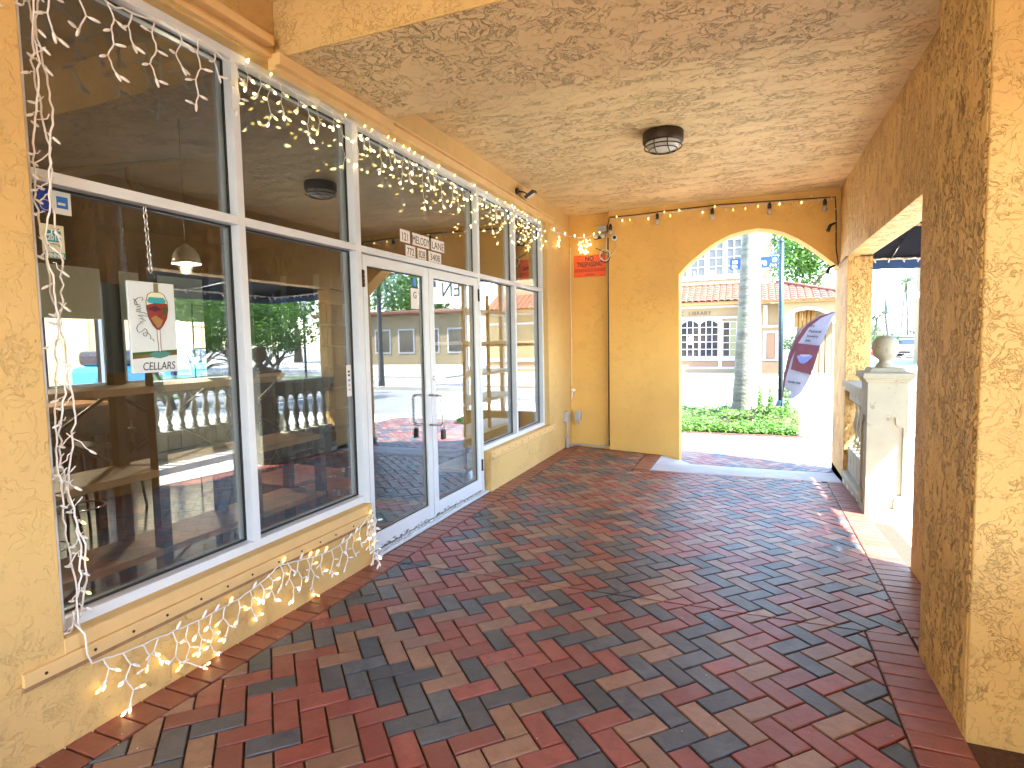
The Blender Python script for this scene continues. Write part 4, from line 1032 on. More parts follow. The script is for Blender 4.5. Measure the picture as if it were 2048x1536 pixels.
# festoon string over the arch
t = thing('festoon_string', 'black festoon cable with hanging clear bulbs across the arch wall', 'string lights', (-1.8, AY-.02, 3.2))
q = MB(); fy = AY-.020
cab = [(-1.84, 8.12, 3.06), (-1.80, fy, 3.215), (-1.45, fy, 3.213), (-1.12, fy, 3.225), (-.72, fy, 3.232), (-.36, fy, 3.238), (0, fy, 3.228), (.38, fy, 3.215), (.80, fy, 3.20), (.95, fy, 3.195), (.965, fy, 2.95), (.97, fy, 2.6), (RX-.03, 8.0, 2.36), (RX-.012, 7.52, 2.40), (RX+.24, 7.49, 2.395)]
q.tube(cab, .007, 'black', 6); build(q, 'cable', t)
q = MB()
for i_, (a, c) in enumerate(zip(cab[1:9], cab[2:10])):
    q.tube([Vector(a)+Vector((0, -.01, -.022)), Vector(a).lerp(Vector(c), .5)+Vector((0, -.012, -.035)), Vector(c)+Vector((0, -.01, -.022))], .0028, 'wire', 5)
build(q, 'wire', t)
for x in (-1.79, -1.155, -.455, .225, .84):
    z = 3.225 if x < .5 else 3.205; z -= .02
    if x < -1.5: z = 3.12
    s_ = MB(); s_.lathe([(.011, 0), (.016, -.012), (.022, -.03), (.022, -.072), (.016, -.078)], (x, fy-.004, z), 'black', 12); build(s_, 'socket', t)
    s_ = MB(); s_.lathe([(.013, -.078), (.026, -.10), (.030, -.122), (.022, -.145), (.006, -.155)], (x, fy-.004, z), 'clear', 14); build(s_, 'lamp_bulb', t)
for z in (2.84, 2.33):
    s_ = MB(); s_.tube([(.965, fy-.005, z+.05), (.90, fy-.02, z+.02), (.875, fy-.03, z-.05)], [.01, .018, .022], 'black', 10); build(s_, 'socket', t)
x = -1.70
while x < .93:
    on = rng.random() < .75; dz = rng.choice((-.045, -.035, .018))
    bulb(t, (x, fy-.014, 3.205+dz+.015*sin(x)), (0, -.2, -1 if dz < 0 else 1), (rng.choice((ME_ON, ME_ON2)) if on else ME_OFF), 1.15)
    x += rng.uniform(.07, .16)
for z in (3.05, 2.9, 2.78, 2.6): bulb(t, (.955, fy-.01, z), (-.5, -.5, -.3), ME_OFF, 1.1)

# ---------------------------------------------------------------- pedestal, balustrades
py0 = 5.97; px0, px1 = .986, 1.294; pd = py0+.31; xc = (px0+px1)/2; yc = (py0+pd)/2; zb = -.10
t = thing('pedestal', 'cream cast stone gate pedestal with a ball finial', 'pedestal', (xc, yc, zb))
def frustum(mb, z0, z1, e0, e1, mat):
    v = [(px0-e0, py0-e0, z0), (px1+e0, py0-e0, z0), (px1+e0, pd+e0, z0), (px0-e0, pd+e0, z0), (px0-e1, py0-e1, z1), (px1+e1, py0-e1, z1), (px1+e1, pd+e1, z1), (px0-e1, pd+e1, z1)]
    mb.add(v, [(3, 2, 1, 0), (4, 5, 6, 7), (0, 1, 5, 4), (1, 2, 6, 5), (2, 3, 7, 6), (3, 0, 4, 7)], mat)
# shaft with recessed scooped panels: faces as rings of quads around the panel outline
panel = []
pa0, pa1, pb0, pb1 = .030, .278, .14, .87; r = .062
def scoop(cx, cz, a0, a1): return [(cx+r*cos(a), cz+r*sin(a)) for a in [a0+(a1-a0)*k/6 for k in range(7)]]
pan = scoop(pa0+.0, pb0-.0, pi/2, 0) + scoop(pa1, pb0, pi, pi/2) + scoop(pa1, pb1, -pi/2, -pi) + scoop(pa0, pb1, 0, -pi/2)
pan = [(a, c+0) for a, c in pan]
# extend the bottom and top edges beyond the scoops
pan = [(a, c-(.066 if (c < .5 and .09 < a < .22) else 0)+(.030 if (c > .5 and .09 < a < .22) else 0)) for a, c in pan]
def shaft_face(mb, fn, wdt, h, rec=.016):
    bmx = bmesh.new()
    outer = [bmx.verts.new((a, c, 0)) for a, c in ((0, 0), (wdt, 0), (wdt, h), (0, h))]
    inner = [bmx.verts.new((a*wdt/.308, c, 0)) for a, c in pan]
    es = [bmx.edges.new((outer[i], outer[(i+1) % 4])) for i in range(4)] + [bmx.edges.new((inner[i], inner[(i+1) % len(inner)])) for i in range(len(inner))]
    bmesh.ops.triangle_fill(bmx, use_beauty=True, edges=es)
    bmx.verts.index_update()
    inside = [f for f in bmx.faces if len([v for v in f.verts if v.index >= 4]) == 3 and False]
    vs = [fn(v.co.x, v.co.y, 0) for v in bmx.verts]
    fs = []
    ip = [(a*wdt/.308, c) for a, c in pan]
    def pin(x, y):
        c_ = False
        for i in range(len(ip)):
            x1, y1 = ip[i]; x2, y2 = ip[(i+1) % len(ip)]
            if (y1 > y) != (y2 > y) and x < (x2-x1)*(y-y1)/(y2-y1)+x1: c_ = not c_
        return c_
    for f in bmx.faces:
        c_ = f.calc_center_median()
        if not pin(c_.x, c_.y): fs.append(tuple(v.index for v in f.verts))
    mb.add(vs, fs, 'cast'); bmx.free()
    n = len(ip); mb.add([fn(a, c, 0) for a, c in ip]+[fn(a, c, -rec) for a, c in ip], [(i, (i+1) % n, n+(i+1) % n, n+i) for i in range(n)]+[tuple(range(n, 2*n))], 'cast')
q = MB(); hh = 1.11-zb
shaft_face(q, lambda a, c, n: (px0+a, py0-n, zb+c+.05*(0)), .308, hh); shaft_face(q, lambda a, c, n: (px0-n, pd-a, zb+c), .31, hh)
shaft_face(q, lambda a, c, n: (px1-a, pd+n, zb+c), .308, hh); shaft_face(q, lambda a, c, n: (px1+n, py0+a, zb+c), .31, hh)
me = q.mesh('shaft'); o = link('shaft', me, t); o.matrix_parent_inverse = Matrix.Translation(-t.location)
q = MB(); frustum(q, zb-.05, zb+.001, .0, .0, 'cast'); build(q, 'base', t); q = MB(); frustum(q, 1.108, 1.128, .014, .020, 'cast'); frustum(q, 1.1285, 1.142, .024, .034, 'cast'); frustum(q, 1.1425, 1.188, .044, .044, 'cast'); frustum(q, 1.1885, 1.196, .040, .018, 'cast'); frustum(q, 1.1965, 1.232, -.012, -.030, 'cast')
build(q, 'cap', t, .003)
q = MB(); q.lathe([(.075, 1.230), (.078, 1.240), (.066, 1.258), (.048, 1.280), (.047, 1.292), (.055, 1.302), (.079, 1.325), (.098, 1.36), (.107, 1.40), (.105, 1.435), (.092, 1.475), (.065, 1.503), (.03, 1.516), (.002, 1.518)], (xc, yc, 0), 'cast', 36); build(q, 'ball_finial', t)
prof = [(.050, 0), (.050, .030), (.034, .035), (.044, .055), (.046, .072), (.036, .092), (.026, .105), (.032, .118), (.026, .128), (.038, .170), (.050, .225), (.052, .262), (.042, .320), (.028, .385), (.024, .420), (.034, .434), (.034, .444), (.026, .452), (.038, .468), (.038, .478), (.048, .482), (.048, .512)]
bal = MB(); bal.lathe(prof, (0, 0, 0), 'cast', 16); ME_BAL = bal.mesh('baluster')
def balustrade(label, axis, fixed, a0, a1, zb, n, group=None):
    mid = ((fixed, (a0+a1)/2) if axis == 'y' else ((a0+a1)/2, fixed))
    t = thing('balustrade', label, 'balustrade', (*mid, zb), group)
    def bx(nm, c0, c1, w0, w1, z0, z1, bev=.004):
        if axis == 'y': return boxo(nm, fixed+w0, fixed+w1, c0, c1, zb+z0, zb+z1, 'cast', t, bev)
        return boxo(nm, c0, c1, fixed+w0, fixed+w1, zb+z0, zb+z1, 'cast', t, bev)
    bx('rail', a0, a1, -.15, .15, 1.085, 1.145); bx('rail', a0, a1, -.125, .125, 1.04, 1.0845)
    bx('foot', a0, a1, -.15, .15, .045, .125, .02)
    k = int((a1-a0)/.30)
    for i in range(k): bx('foot', a0+i*.30+.02, a0+i*.30+.20, -.13, .13, -.03, .0445)
    st = (a1-a0)/n
    for i in range(n):
        c = a0+(i+.5)*st
        bx('block', c-st/2+.006, c+st/2-.006, -.085, .085, .1255, .40); bx('block', c-st/2+.006, c+st/2-.006, -.085, .085, .935, 1.0395)
        o = link('baluster', ME_BAL, t); o.location = Vector((fixed, c, zb+.402) if axis == 'y' else (c, fixed, zb+.402))-t.location; o.scale.z = .532/.512
    return t
balustrade('cast stone balustrade between the ball pedestal and the far pillar', 'y', 1.14, 6.285, 7.495, -.125, 6)
balustrade('outer cast stone balustrade along the edge of the landing', 'y', 2.80, 3.6, 8.2, -.10, 22)

# ---------------------------------------------------------------- awning beyond the side opening
t = thing('awning', 'dark navy cloth awning over the landing with white rope lights', 'awning', (1.3, 6, 2.4))
b = MB(); y0, y1 = 3.3, 7.9
top = [(1.262, 3.05), (2.55, 2.42)]
b.add([(1.262, y0, 3.05), (2.55, y0, 2.42), (2.55, y1, 2.42), (1.262, y1, 3.05), (1.262, y0, 3.054), (2.55, y0, 2.424), (2.55, y1, 2.424), (1.262, y1, 3.054)], [(0, 1, 2, 3), (7, 6, 5, 4), (0, 4, 5, 1), (1, 5, 6, 2), (2, 6, 7, 3), (3, 7, 4, 0)], 'awning'); build(b, 'canopy', t)
for yy in (y0, y1):
    b = MB(); b.prism([(1.265, 2.40), (2.55, 2.36), (2.55, 2.42), (1.265, 3.05)], XZ(yy), .004, 'awning'); build(b, 'end_panel', t)
    n = 16; b = MB(); vv = [(1.27+1.28*i/n, yy-.006+.006*sin(i*1.9), 2.40-.04*i/n) for i in range(n+1)]+[(1.27+1.28*i/n, yy-.006+.014*sin(i*1.9), 2.285-.03*i/n-.006*(i % 2)) for i in range(n+1)]
    vb = [(x, y+.004, z) for x, y, z in vv]
    b.add(vv, [(i, i+1, n+2+i, n+1+i) for i in range(n)], 'awning_blue', True); b.add(vb, [(n+1+i, n+2+i, i+1, i) for i in range(n)], 'awning_blue', True); build(b, 'valance', t)
b = MB(); n = 40
vv = [(2.555+.004*sin(i*1.3), y0+(y1-y0)*i/n, 2.42) for i in range(n+1)]+[(2.555+.018*sin(i*1.3), y0+(y1-y0)*i/n, 2.24) for i in range(n+1)]
b.add(vv, [(i, i+1, n+2+i, n+1+i) for i in range(n)], 'awning_blue', True); b.add([(x+.004, y, z) for x, y, z in vv], [(n+1+i, n+2+i, i+1, i) for i in range(n)], 'awning_blue', True); build(b, 'valance', t)
b = MB(); b.tube([(1.27, y1-.03, 2.395), (2.53, y1-.03, 2.355)], .014, 'alu', 8); b.tube([(1.27, y0+.03, 2.395), (2.53, y0+.03, 2.355)], .014, 'alu', 8); b.tube([(2.53, y0, 2.36), (2.53, y1, 2.36)], .014, 'alu', 8)
for yy in (4.6, 6.2): b.tube([(1.27, yy, 2.5), (2.53, yy, 2.36)], .012, 'alu', 8)
b.tube([(1.5, y1-.02, 2.39), (1.62, y1-.02, 2.62)], .006, 'alu', 6); build(b, 'frame', t)
b = MB()
for k in range(26): pass
b.tube([(1.27+k*.05, y1-.045+.012*sin(k*2.1), 2.395-.002*k+.010*cos(k*2.1)) for k in range(26)], .006, 'wire', 6); b.tube([(2.515+.012*cos(k*2.2), y0+k*.09, 2.36+.012*sin(k*2.2)) for k in range(50)], .006, 'wire', 6); build(b, 'rope_light', t)
for k in range(9): bulb(t, (1.33+k*.14, y1-.06, 2.372-.005*k), (.3*(-1)**k, -.3, -.9), ME_OFF, 1.7)
for k in range(14): bulb(t, (2.50, y0+.3+k*.32, 2.33), (-.4, .3, -.9), ME_OFF, 1.8)

# ---------------------------------------------------------------- litter on the walk
q = MB()
for a in range(7): q.lathe([(.002, 0), (.006, .006), (.002, .011)], (-.99+.008*cos(a), 3.11+.008*sin(a*1.3), zf(-1, 3.1)+.002), 'pink', 6)
o = build(q, 'fallen_flower'); tag(o, 'tiny magenta flower lying on the bricks', 'flower')
o.location = (.17-.0, -.0, 0)
q = MB()
for i in range(170):
    y = rng.uniform(1.3, 7); x = rng.uniform(-2.3, .95) if rng.random() < .7 else -2.28+abs(rng.gauss(0, .08))
    s = rng.uniform(.0012, .0035); z = zf(x, y)+.0015; a = rng.uniform(0, 3)
    q.add([(x+s*cos(a), y+s*sin(a), z), (x-s*sin(a)*.8, y+s*cos(a)*.8, z), (x-s*cos(a)*.7, y-s*sin(a), z), (x+s*sin(a), y-s*cos(a), z), (x, y, z+s*.9)], [(0, 1, 4), (1, 2, 4), (2, 3, 4), (3, 0, 4)], 'cream')
o = build(q, 'grit'); tag(o, 'pale grit and crumbs scattered over the brick walk', 'grit', kind='stuff')

# ---------------------------------------------------------------- vegetation
def leaves(n, fn, size, mat, name, parent, droop=.3, kind=None):
    vs = []; fs = []
    r = rng
    for i in range(n):
        p, nrm = fn()
        s = size*r.uniform(.6, 1.25)
        d = Vector((r.gauss(0, 1), r.gauss(0, 1), r.gauss(0, .6))).normalized(); nn = (Vector(nrm)+Vector((r.gauss(0, .6), r.gauss(0, .6), r.gauss(0, .6)+.4))).normalized()
        a = d-nn*d.dot(nn)
        if a.length < .05: continue
        a.normalize(); b_ = nn.cross(a); o_ = len(vs)
        P_ = Vector(p)
        vs += [tuple(P_-a*s*.5), tuple(P_+b_*s*.26+nn*s*.06), tuple(P_+a*s*.5), tuple(P_-b_*s*.26+nn*s*.06)]
        fs.append((o_, o_+1, o_+2, o_+3))
    me = bpy.data.meshes.new(name); me.from_pydata(vs, [], fs); me.materials.append(M[mat]); me.update()
    o = link(name, me, parent)
    if parent is not None: o.matrix_parent_inverse = Matrix.Translation(-parent_loc(parent))
    if kind: o['kind'] = kind
    return o
# ground-cover bed with the royal palm
def hbed(x, y):
    e = min((y-11.08)/.25, (14.6-y)/.4, (.80+(y-11)*.07-x)/.22, 1)
    return max(0, e)**.5*(.13+.045*sin(x*5.1)*cos(y*4.3)+(.10 if x > -.5 and y > 12 else .0))
def bedpt():
    while True:
        x = rng.uniform(-3.2, 1.12); y = rng.uniform(11.05, 14.6)
        if rng.random() < .45: y = 11.05+abs(rng.gauss(0, .35))
        h = hbed(x, y)
        if h > .02 and y < 14.6: break
    z = -.2+h*(rng.random()**.35)
    return (x+rng.gauss(0, .012), y+rng.gauss(0, .012), z+.02), (0, -.3, 1)
o = leaves(15000, bedpt, .075, 'leaf_bright', 'ground_cover', None); tag(o, 'low bright green ground cover bed around the palm trunk', 'ground cover', kind='stuff')
o = leaves(900, lambda: (lambda k: ((.0+.22*k[0]+.02*rng.gauss(0, 1), 12.6+.1*rng.gauss(0, 1), -.0+k[1]), (0, -1, .3)))((rng.choice((1.0, 1.9, 3.2)), rng.uniform(.0, .62)*rng.random())), .07, 'leaf_bright', 'young_shoots', None); tag(o, 'taller leafy shoots between palm trunk and street sign pole', 'shrub')
b = MB(); b.prism([(-3.3, 11.02), (.88, 11.02), (1.12, 14.8), (-3.3, 14.8)], XY(-.30), .115, 'sand'); o = build(b, 'planting_soil'); tag(o, kind='structure')
def frond(mb, base, az, el, ln, droopf, mat='frond', w=.34, nl=26, up=0):
    """a feather palm leaf: curved rachis with leaflets on both sides"""
    pts = []; p = Vector(base); d = Vector((cos(az)*cos(el), sin(az)*cos(el), sin(el)))
    n = 10
    for i in range(n+1):
        pts.append(p.copy()); p = p+d*(ln/n); d = (d+Vector((0, 0, -droopf/n*(1+i*.25)))).normalized()
    mb.tube(pts, [.03*(1-i/n)*ln/3+.006 for i in range(n+1)], mat, 4)
    for i in range(nl):
        t_ = .12+.86*i/nl; k = t_*n; j = min(n-1, int(k)); q0 = pts[j].lerp(pts[j+1], k-j); tt = (pts[j+1]-pts[j]).normalized()
        side = tt.cross(Vector((0, 0, 1)));
        if side.length < .05: side = Vector((1, 0, 0))
        side.normalize()
        l = w*ln*.33*(sin(pi*min(1, t_*.9+.12))**.6+.15)
        for s_ in (-1, 1):
            e = q0+(side*s_*.8+tt*.55+Vector((0, 0, -.35+rng.uniform(-.2, .2)))).normalized()*l*3*rng.uniform(.75, 1.05)*.33/.33*.5
            wv = tt*.022*ln/3*2
            mb.add([q0-wv, q0+wv, e+Vector((0, 0, -.06*ln/3))], [(0, 1, 2)], mat)
def palm(name, label, x, y, z0, h, r0, r1, nf, ln, group=None, bark='far_bark', lean=(0, 0), seg=8, leaf='frond', nl=26, shaft=True):
    t = thing(name, label, 'palm tree', (x, y, z0), group)
    q = MB(); n = 40 if h > 6 and bark == 'palm_bark' else 10
    pts = [(x+lean[0]*(i/n)**1.4, y+lean[1]*(i/n)**1.4, z0+h*i/n) for i in range(n+1)]
    rs = [r0+(r1-r0)*min(1, (i/n)*2.2)**.6+(.006 if (bark == 'palm_bark' and i % 2) else 0) for i in range(n+1)]
    q.tube(pts, rs, bark, 24 if bark == 'palm_bark' else seg); build(q, 'trunk', t)
    tx, ty, tz = pts[-1]
    if shaft: q = MB(); q.tube([(tx, ty, tz-.02), (tx, ty, tz+ln*.35)], [r1*1.15, r1*.5], leaf, 10); build(q, 'crownshaft', t); tz += ln*.3
    q = MB()
    for k in range(nf):
        frond(q, (tx, ty, tz), 2*pi*k/nf+rng.uniform(-.2, .2), rng.uniform(.05, 1.1), ln*rng.uniform(.85, 1.1), rng.uniform(1.1, 1.9), leaf, nl=nl)
    me = q.mesh('crown'); o = link('crown', me, t); o.matrix_parent_inverse = Matrix.Translation(-t.location)
    return t
palm('royal_palm', 'grey ringed royal palm trunk rising in front of the library', -.02, 13.25, -.25, 9.5, .335, .170, 15, 3.6, bark='palm_bark', lean=(.17, 0))
def tree(name, label, x, y, z0, trunk_h, cz, rx, rz, nclump, nleaf, size, mat, group=None, bark='bark', multi=1, seedv=1):
    r = random.Random(seedv); t = thing(name, label, 'tree', (x, y, z0), group)
    q = MB(); tips = []
    for m_ in range(multi):
        a0 = 2*pi*m_/multi+r.uniform(-.3, .3); sp = .12 if multi > 1 else 0
        base = Vector((x+sp*cos(a0), y+sp*sin(a0), z0)); topv = Vector((x+(rx*.38 if multi > 1 else .1)*cos(a0), y+(rx*.38 if multi > 1 else .1)*sin(a0), z0+trunk_h))
        mid = base.lerp(topv, .5)+Vector((r.uniform(-.15, .15), r.uniform(-.15, .15), 0)); rr = rx*.055/(multi**.4)
        q.tube([base, mid, topv], [rr*1.4, rr, rr*.7], bark, 8)
        for k in range(4):
            a = a0+r.uniform(-1.2, 1.2); e = topv+Vector((cos(a)*rx*.5, sin(a)*rx*.5, r.uniform(.3, 1)*rz)); q.tube([topv, topv.lerp(e, .5)+Vector((0, 0, .1)), e], [rr*.65, rr*.4, rr*.15], bark, 6)
    build(q, 'trunk', t)
    cl = []
    for k in range(nclump):
        while True:
            v = Vector((r.uniform(-1, 1), r.uniform(-1, 1), r.uniform(-1, 1)))
            if .25 < v.length < 1: break
        v = v*(.55+.45*v.length); cl.append((Vector((x+v.x*rx, y+v.y*rx, cz+v.z*rz)), r.uniform(.16, .34)*rx))
    def fn():
        c_, cr_ = r.choice(cl); v = Vector((r.gauss(0, 1), r.gauss(0, 1), r.gauss(0, .75))).normalized()*cr_*(r.random()**.4)
        return c_+v, v
    leaves(nleaf, fn, size, mat, 'crown', t)
    return t
# trees: one behind the library, several in the park on the right (they are mirrored in the glass)
tree('leafy_tree', 'bright green tree rising behind the library roof', 3.2, 46, -.3, 4.0, 7.4, 4.2, 3.1, 46, 9000, .30, 'leaf_bright', seedv=5)
pk = 'low spreading trees in the park beside the arcade'
tree('park_tree', 'low multi-stemmed park tree closest to the landing, nearest the lamp post', 9.8, 11.6, -.3, 1.05, 2.15, 1.9, .95, 40, 9000, .11, 'leaf_bright', pk, multi=4, seedv=11)
tree('park_tree', 'low multi-stemmed park tree second from the landing', 10.2, 15.0, -.3, 1.15, 2.3, 2.1, 1.0, 40, 9000, .12, 'leaf_bright', pk, multi=4, seedv=12)
tree('park_tree', 'low multi-stemmed park tree beside the plaza, nearest the shop window', 13.2, 11.2, -.3, 1.2, 2.6, 2.4, 1.2, 40, 8000, .14, 'leaf_bright', pk, multi=3, seedv=13)
tree('park_tree', 'low multi-stemmed park tree behind the white lamp posts', 18, 22, -.3, 1.5, 3.4, 3.2, 1.5, 40, 7000, .2, 'leaf_bright', pk, multi=3, seedv=14)
tree('shade_tree', 'tall dense tree at the far edge of the plaza', 30, 27, -.3, 3.4, 6.6, 5.2, 3.2, 44, 7000, .34, 'leaf', seedv=15)
tree('shade_tree', 'tall dense tree behind the pale corner building', 27, 56, -.3, 4, 7.6, 6.5, 3.6, 50, 8000, .42, 'leaf_bright', seedv=16)
tree('shade_tree', 'tall dense tree to the right of the pale corner building', 42, 52, -.3, 4, 7.8, 6.5, 3.8, 50, 7000, .45, 'leaf', seedv=17)
tree('shade_tree', 'broad tree beyond the plaza lawn, farthest from the street', 42, 30, -.3, 4, 7.2, 6.5, 3.4, 50, 7000, .45, 'leaf_bright', seedv=18)
palm('plaza_palm', 'palm with arching fronds standing at the plaza corner', 17.5, 16.2, -.3, 4.6, .17, .12, 14, 2.3, lean=(.2, 0), seg=10)
palm('plaza_palm', 'palm leaning over the plaza lawn behind the low trees', 22, 19.5, -.3, 5.2, .18, .13, 14, 2.5, lean=(.4, .2), seg=10)
palm('street_palm', 'palm at the kerb right of the arch, mirrored in the left door', 9.2, 20.5, -.3, 3.8, .15, .10, 16, 2.3, seg=10)
fp = 'palms lined up along the far car park'
for i, (px_, Y, zt, ln, lb) in enumerate(((1745, 62, 3.1, 2.2, 'far palm closest to the stucco pillar, leftmost of the row'), (1778, 60, 3.7, 2.5, 'far palm straight above the stone ball'), (1800, 72, 6.3, 2.4, 'far palm just right of the thin mast'), (1817, 66, 6.1, 2.5, 'far palm over the white car, second from the column'), (1836, 58, 6.3, 2.6, 'far palm at the edge of the near column, rightmost of the row'))):
    ang = math.atan((px_-1024)/F_PX)-YAW; palm('far_palm', lb, Y*tan(ang), Y, -.3, zt, .15, .10, 13, ln, fp, lean=(.3*(-1)**i, 0), leaf='leaf_far', nl=16, shaft=i > 1)
b = leaves(6000, lambda: ((lambda x: (x, 95+rng.gauss(0, 1.2), -.3+3.2*rng.random()**1.4*(.8+.25*sin(x*.9))))(rng.uniform(4, 40)), (0, -1, .3)), .55, 'leaf_far', 'hedge', None); tag(b, 'low green hedge line along the far edge of the car park', 'hedge', kind='stuff')
tree('round_bush', 'small round bush in the car park behind the stone ball', 10.6, 58, -.3, .4, .9, 1.3, .8, 16, 1800, .22, 'leaf_bright', seedv=23)
q = MB(); q.tube([(12.6, 68, -.3), (12.6, 68, 7.7)], [.09, .03], 'grey_plastic', 8); q.tube([(12.6, 68, 3.2), (12.6, 68, 5.1)], [.12, .12], 'pole_green', 8); o = build(q, 'mast'); tag(o, 'thin tall mast rising above the far palms', 'mast')

# ---------------------------------------------------------------- cars, hydrant
def car(label, x, y, rz, paint, suv=False):
    t = thing('parked_car', label, 'car', (x, y, -.3), 'cars in the far car park')
    h = .25 if suv else 0
    R_ = Matrix.Translation((x, y, -.3)) @ Matrix.Rotation(rz, 4, 'Z')
    def pr(prof, w, mat, nm, z=0, bev=.05):
        q = MB(); q.prism(prof, lambda a, b_, t_: tuple(R_ @ Vector((a, -w+t_, b_))), 2*w, mat); return build(q, nm, t, bev)
    pr([(-2.25, .35), (-2.2, .85), (-1.9, 1.0+h*.3), (1.0, 1.0+h*.3), (2.1, .85+h*.3), (2.3, .6), (2.25, .3), (-2.1, .3)], .88, paint, 'body')
    pr([(-1.85, 1.0+h*.3), (-1.45, 1.45+h), (.15, 1.48+h), (.95, 1.0+h*.3)], .76, 'car_glass', 'windows', bev=.03)
    pr([(-1.55, 1.42+h), (-1.35, 1.50+h), (.1, 1.53+h), (.3, 1.42+h)], .74, paint, 'roof', bev=.03)
    for a in (-1.4, 1.4):
        for s_ in (-1, 1):
            q = MB(); q.tube([R_ @ Vector((a, s_*.72, .33)), R_ @ Vector((a, s_*.90, .33))], .33, 'rubber', 16); build(q, 'wheel', t)
    pr([(2.24, .52), (2.32, .52), (2.30, .72), (2.20, .74)], .82, 'lens', 'headlight', bev=.01)
    pr([(2.26, .36), (2.33, .36), (2.33, .50), (2.26, .50)], .45, 'black', 'grille', bev=.01)
car('white saloon car parked nearest the near column in the far car park', 12.4, 57.5, radians(-112), 'car_white')
car('dark blue car parked left of the white car', 11.6, 60.5, radians(-108), 'car_dark', True)
car('white van-like car parked behind the stone ball', 13.6, 63.5, radians(-105), 'car_white', True)
car('white car parked left of the ball pedestal in the distance', 9.9, 64, radians(-100), 'car_white')
t = thing('fire_hydrant', 'red fire hydrant in the distance beside the far pillar', 'hydrant', (9.05, 54, -.3))
q = MB(); q.lathe([(.16, 0), (.16, .05), (.11, .06), (.11, .50), (.14, .52), (.14, .56), (.11, .60), (.05, .70), (.03, .74)], (9.05, 54, -.3), 'hydrant_red', 14); build(q, 'barrel', t)
q = MB(); q.tube([(8.86, 54, .12), (9.24, 54, .12)], .055, 'hydrant_red', 10); q.tube([(9.05, 53.8, .12), (9.05, 54, .12)], .07, 'hydrant_red', 10); build(q, 'outlet', t)

# ---------------------------------------------------------------- library
LY = 31.0
lib = thing('library_building', 'pale yellow library across the street with a terracotta tile roof', 'building', (0, LY, -.2))
b = MB(); b.box(-14, -.05, LY, LY+10, -.34, 3.25, 'facade'); b.box(-.05, 1.35, LY-1.2, LY+8, -.34, 3.1, 'facade'); build(b, 'wall', lib)
b = MB(); b.box(-14, 1.0, LY+1.3, LY+9, 3.2, 8.2, 'facade2'); build(b, 'upper_wall', lib)
# arcade wing with an arch
b = MB(); ap = [(1.45+0, -.34), (1.45, 2.05)] + [(2.42-.97*cos(a*pi/12), 2.05+.66*sin(a*pi/12)) for a in range(1, 12)] + [(3.39, 2.05), (3.39, -.34)]
b.prism([(1.351, -.34)]+ap+[(4.7, -.34), (4.7, 3.1), (1.351, 3.1)], XZ(LY-2.0), .3, 'facade'); build(b, 'arcade_wall', lib)
b = MB()
for k in range(12):
    a0, a1 = k*pi/12, (k+1)*pi/12
    b.add([(2.42-.97*cos(a), LY-2.03, 2.05+.66*sin(a)) for a in (a0, a1)]+[(2.42-1.12*cos(a), LY-2.03, 2.05+.80*sin(a)) for a in (a1, a0)]+[(2.42-.97*cos(a), LY-1.999, 2.05+.66*sin(a)) for a in (a0, a1)]+[(2.42-1.12*cos(a), LY-1.999, 2.05+.80*sin(a)) for a in (a1, a0)], [(0, 1, 2, 3), (7, 6, 5, 4), (0, 4, 5, 1), (2, 6, 7, 3)], 'facade_white')
build(b, 'arch_trim', lib)
b = MB(); b.box(3.0, 4.7, LY+1.5, LY+1.8, -.34, 3.1, 'facade2'); b.box(1.36, 4.7, LY-1.6, LY+3, 2.9, 3.0, 'facade'); build(b, 'porch_wall', lib)
for k, x in enumerate((2.05, 2.22, 2.39, 2.56, 2.73)):
    q = MB(); q.tube([(x, LY-.9, 2.9), (x-.02, LY-.9, 1.95-.28*(k > 1))], .085, 'facade_dark', 8); build(q, 'curtain', lib)
for x in (2.95, 3.18):
    q = MB(); q.tube([(x, LY-1.4, -.25), (x, LY-1.4, 2.0)], .022, 'black', 6); build(q, 'post', lib)
q = MB()
for x, y in ((1.7, LY+8), (1.9, LY+8.5)): q.tube([(x, y, -.3), (x, y, 2)], .05, 'facade_white', 6)
build(q, 'railing', lib)
# trims
def fb(nm, x0, x1, z0, z1, y, d, mat, par=lib, bev=0): return boxo(nm, x0, x1, y-d, y-.001, z0, z1, mat, par, bev)
fb('fascia', -14, -.05, 3.165, 3.33, LY, .45, 'facade_dark'); fb('trim', -14, -.1, 3.03, 3.16, LY, .06, 'facade_white')
fb('fascia', -.05, 4.75, 3.06, 3.20, LY-2.0, .25, 'facade_dark')
fb('trim', .62, .80, 2.1, 3.03, LY-1.2, .05, 'facade_white'); fb('trim', .60, 1.34, 1.98, 2.09, LY-1.2, .06, 'facade_white'); fb('trim', .62, 1.34, 1.72, 1.82, LY-1.2, .05, 'facade_white'); fb('trim', .62, .76, .42, 1.719, LY-1.2, .05, 'facade_white'); fb('trim', 1.14, 1.28, .42, 1.719, LY-1.2, .05, 'facade_white'); fb('trim', .761, 1.139, .42, .50, LY-1.2, .05, 'facade_white')
fb('panel', .78, 1.12, .52, 1.70, LY-1.2, .02, 'peach'); fb('base', .45, 1.4, -.2, .36, LY-1.2, .10, 'facade_base'); fb('base', -14, -.3, -.2, -.02, LY, .05, 'facade_base')
fb('trim', -14, -.42, 2.49, 2.60, LY, .07, 'facade_white'); fb('trim', -14, -.42, .40, .56, LY, .08, 'facade_white'); fb('trim', -14, -.42, -.02, .09, LY, .06, 'facade_white'); fb('panel', -14, -.5, .10, .38, LY, .02, 'peach')
for x in (-1.40, -.53, -3.42, -5.0, -6.6): fb('trim', x, x+.17, .57, 2.48, LY, .07, 'facade_white'); fb('trim', x, x+.17, .095, .395, LY, .05, 'facade_white')
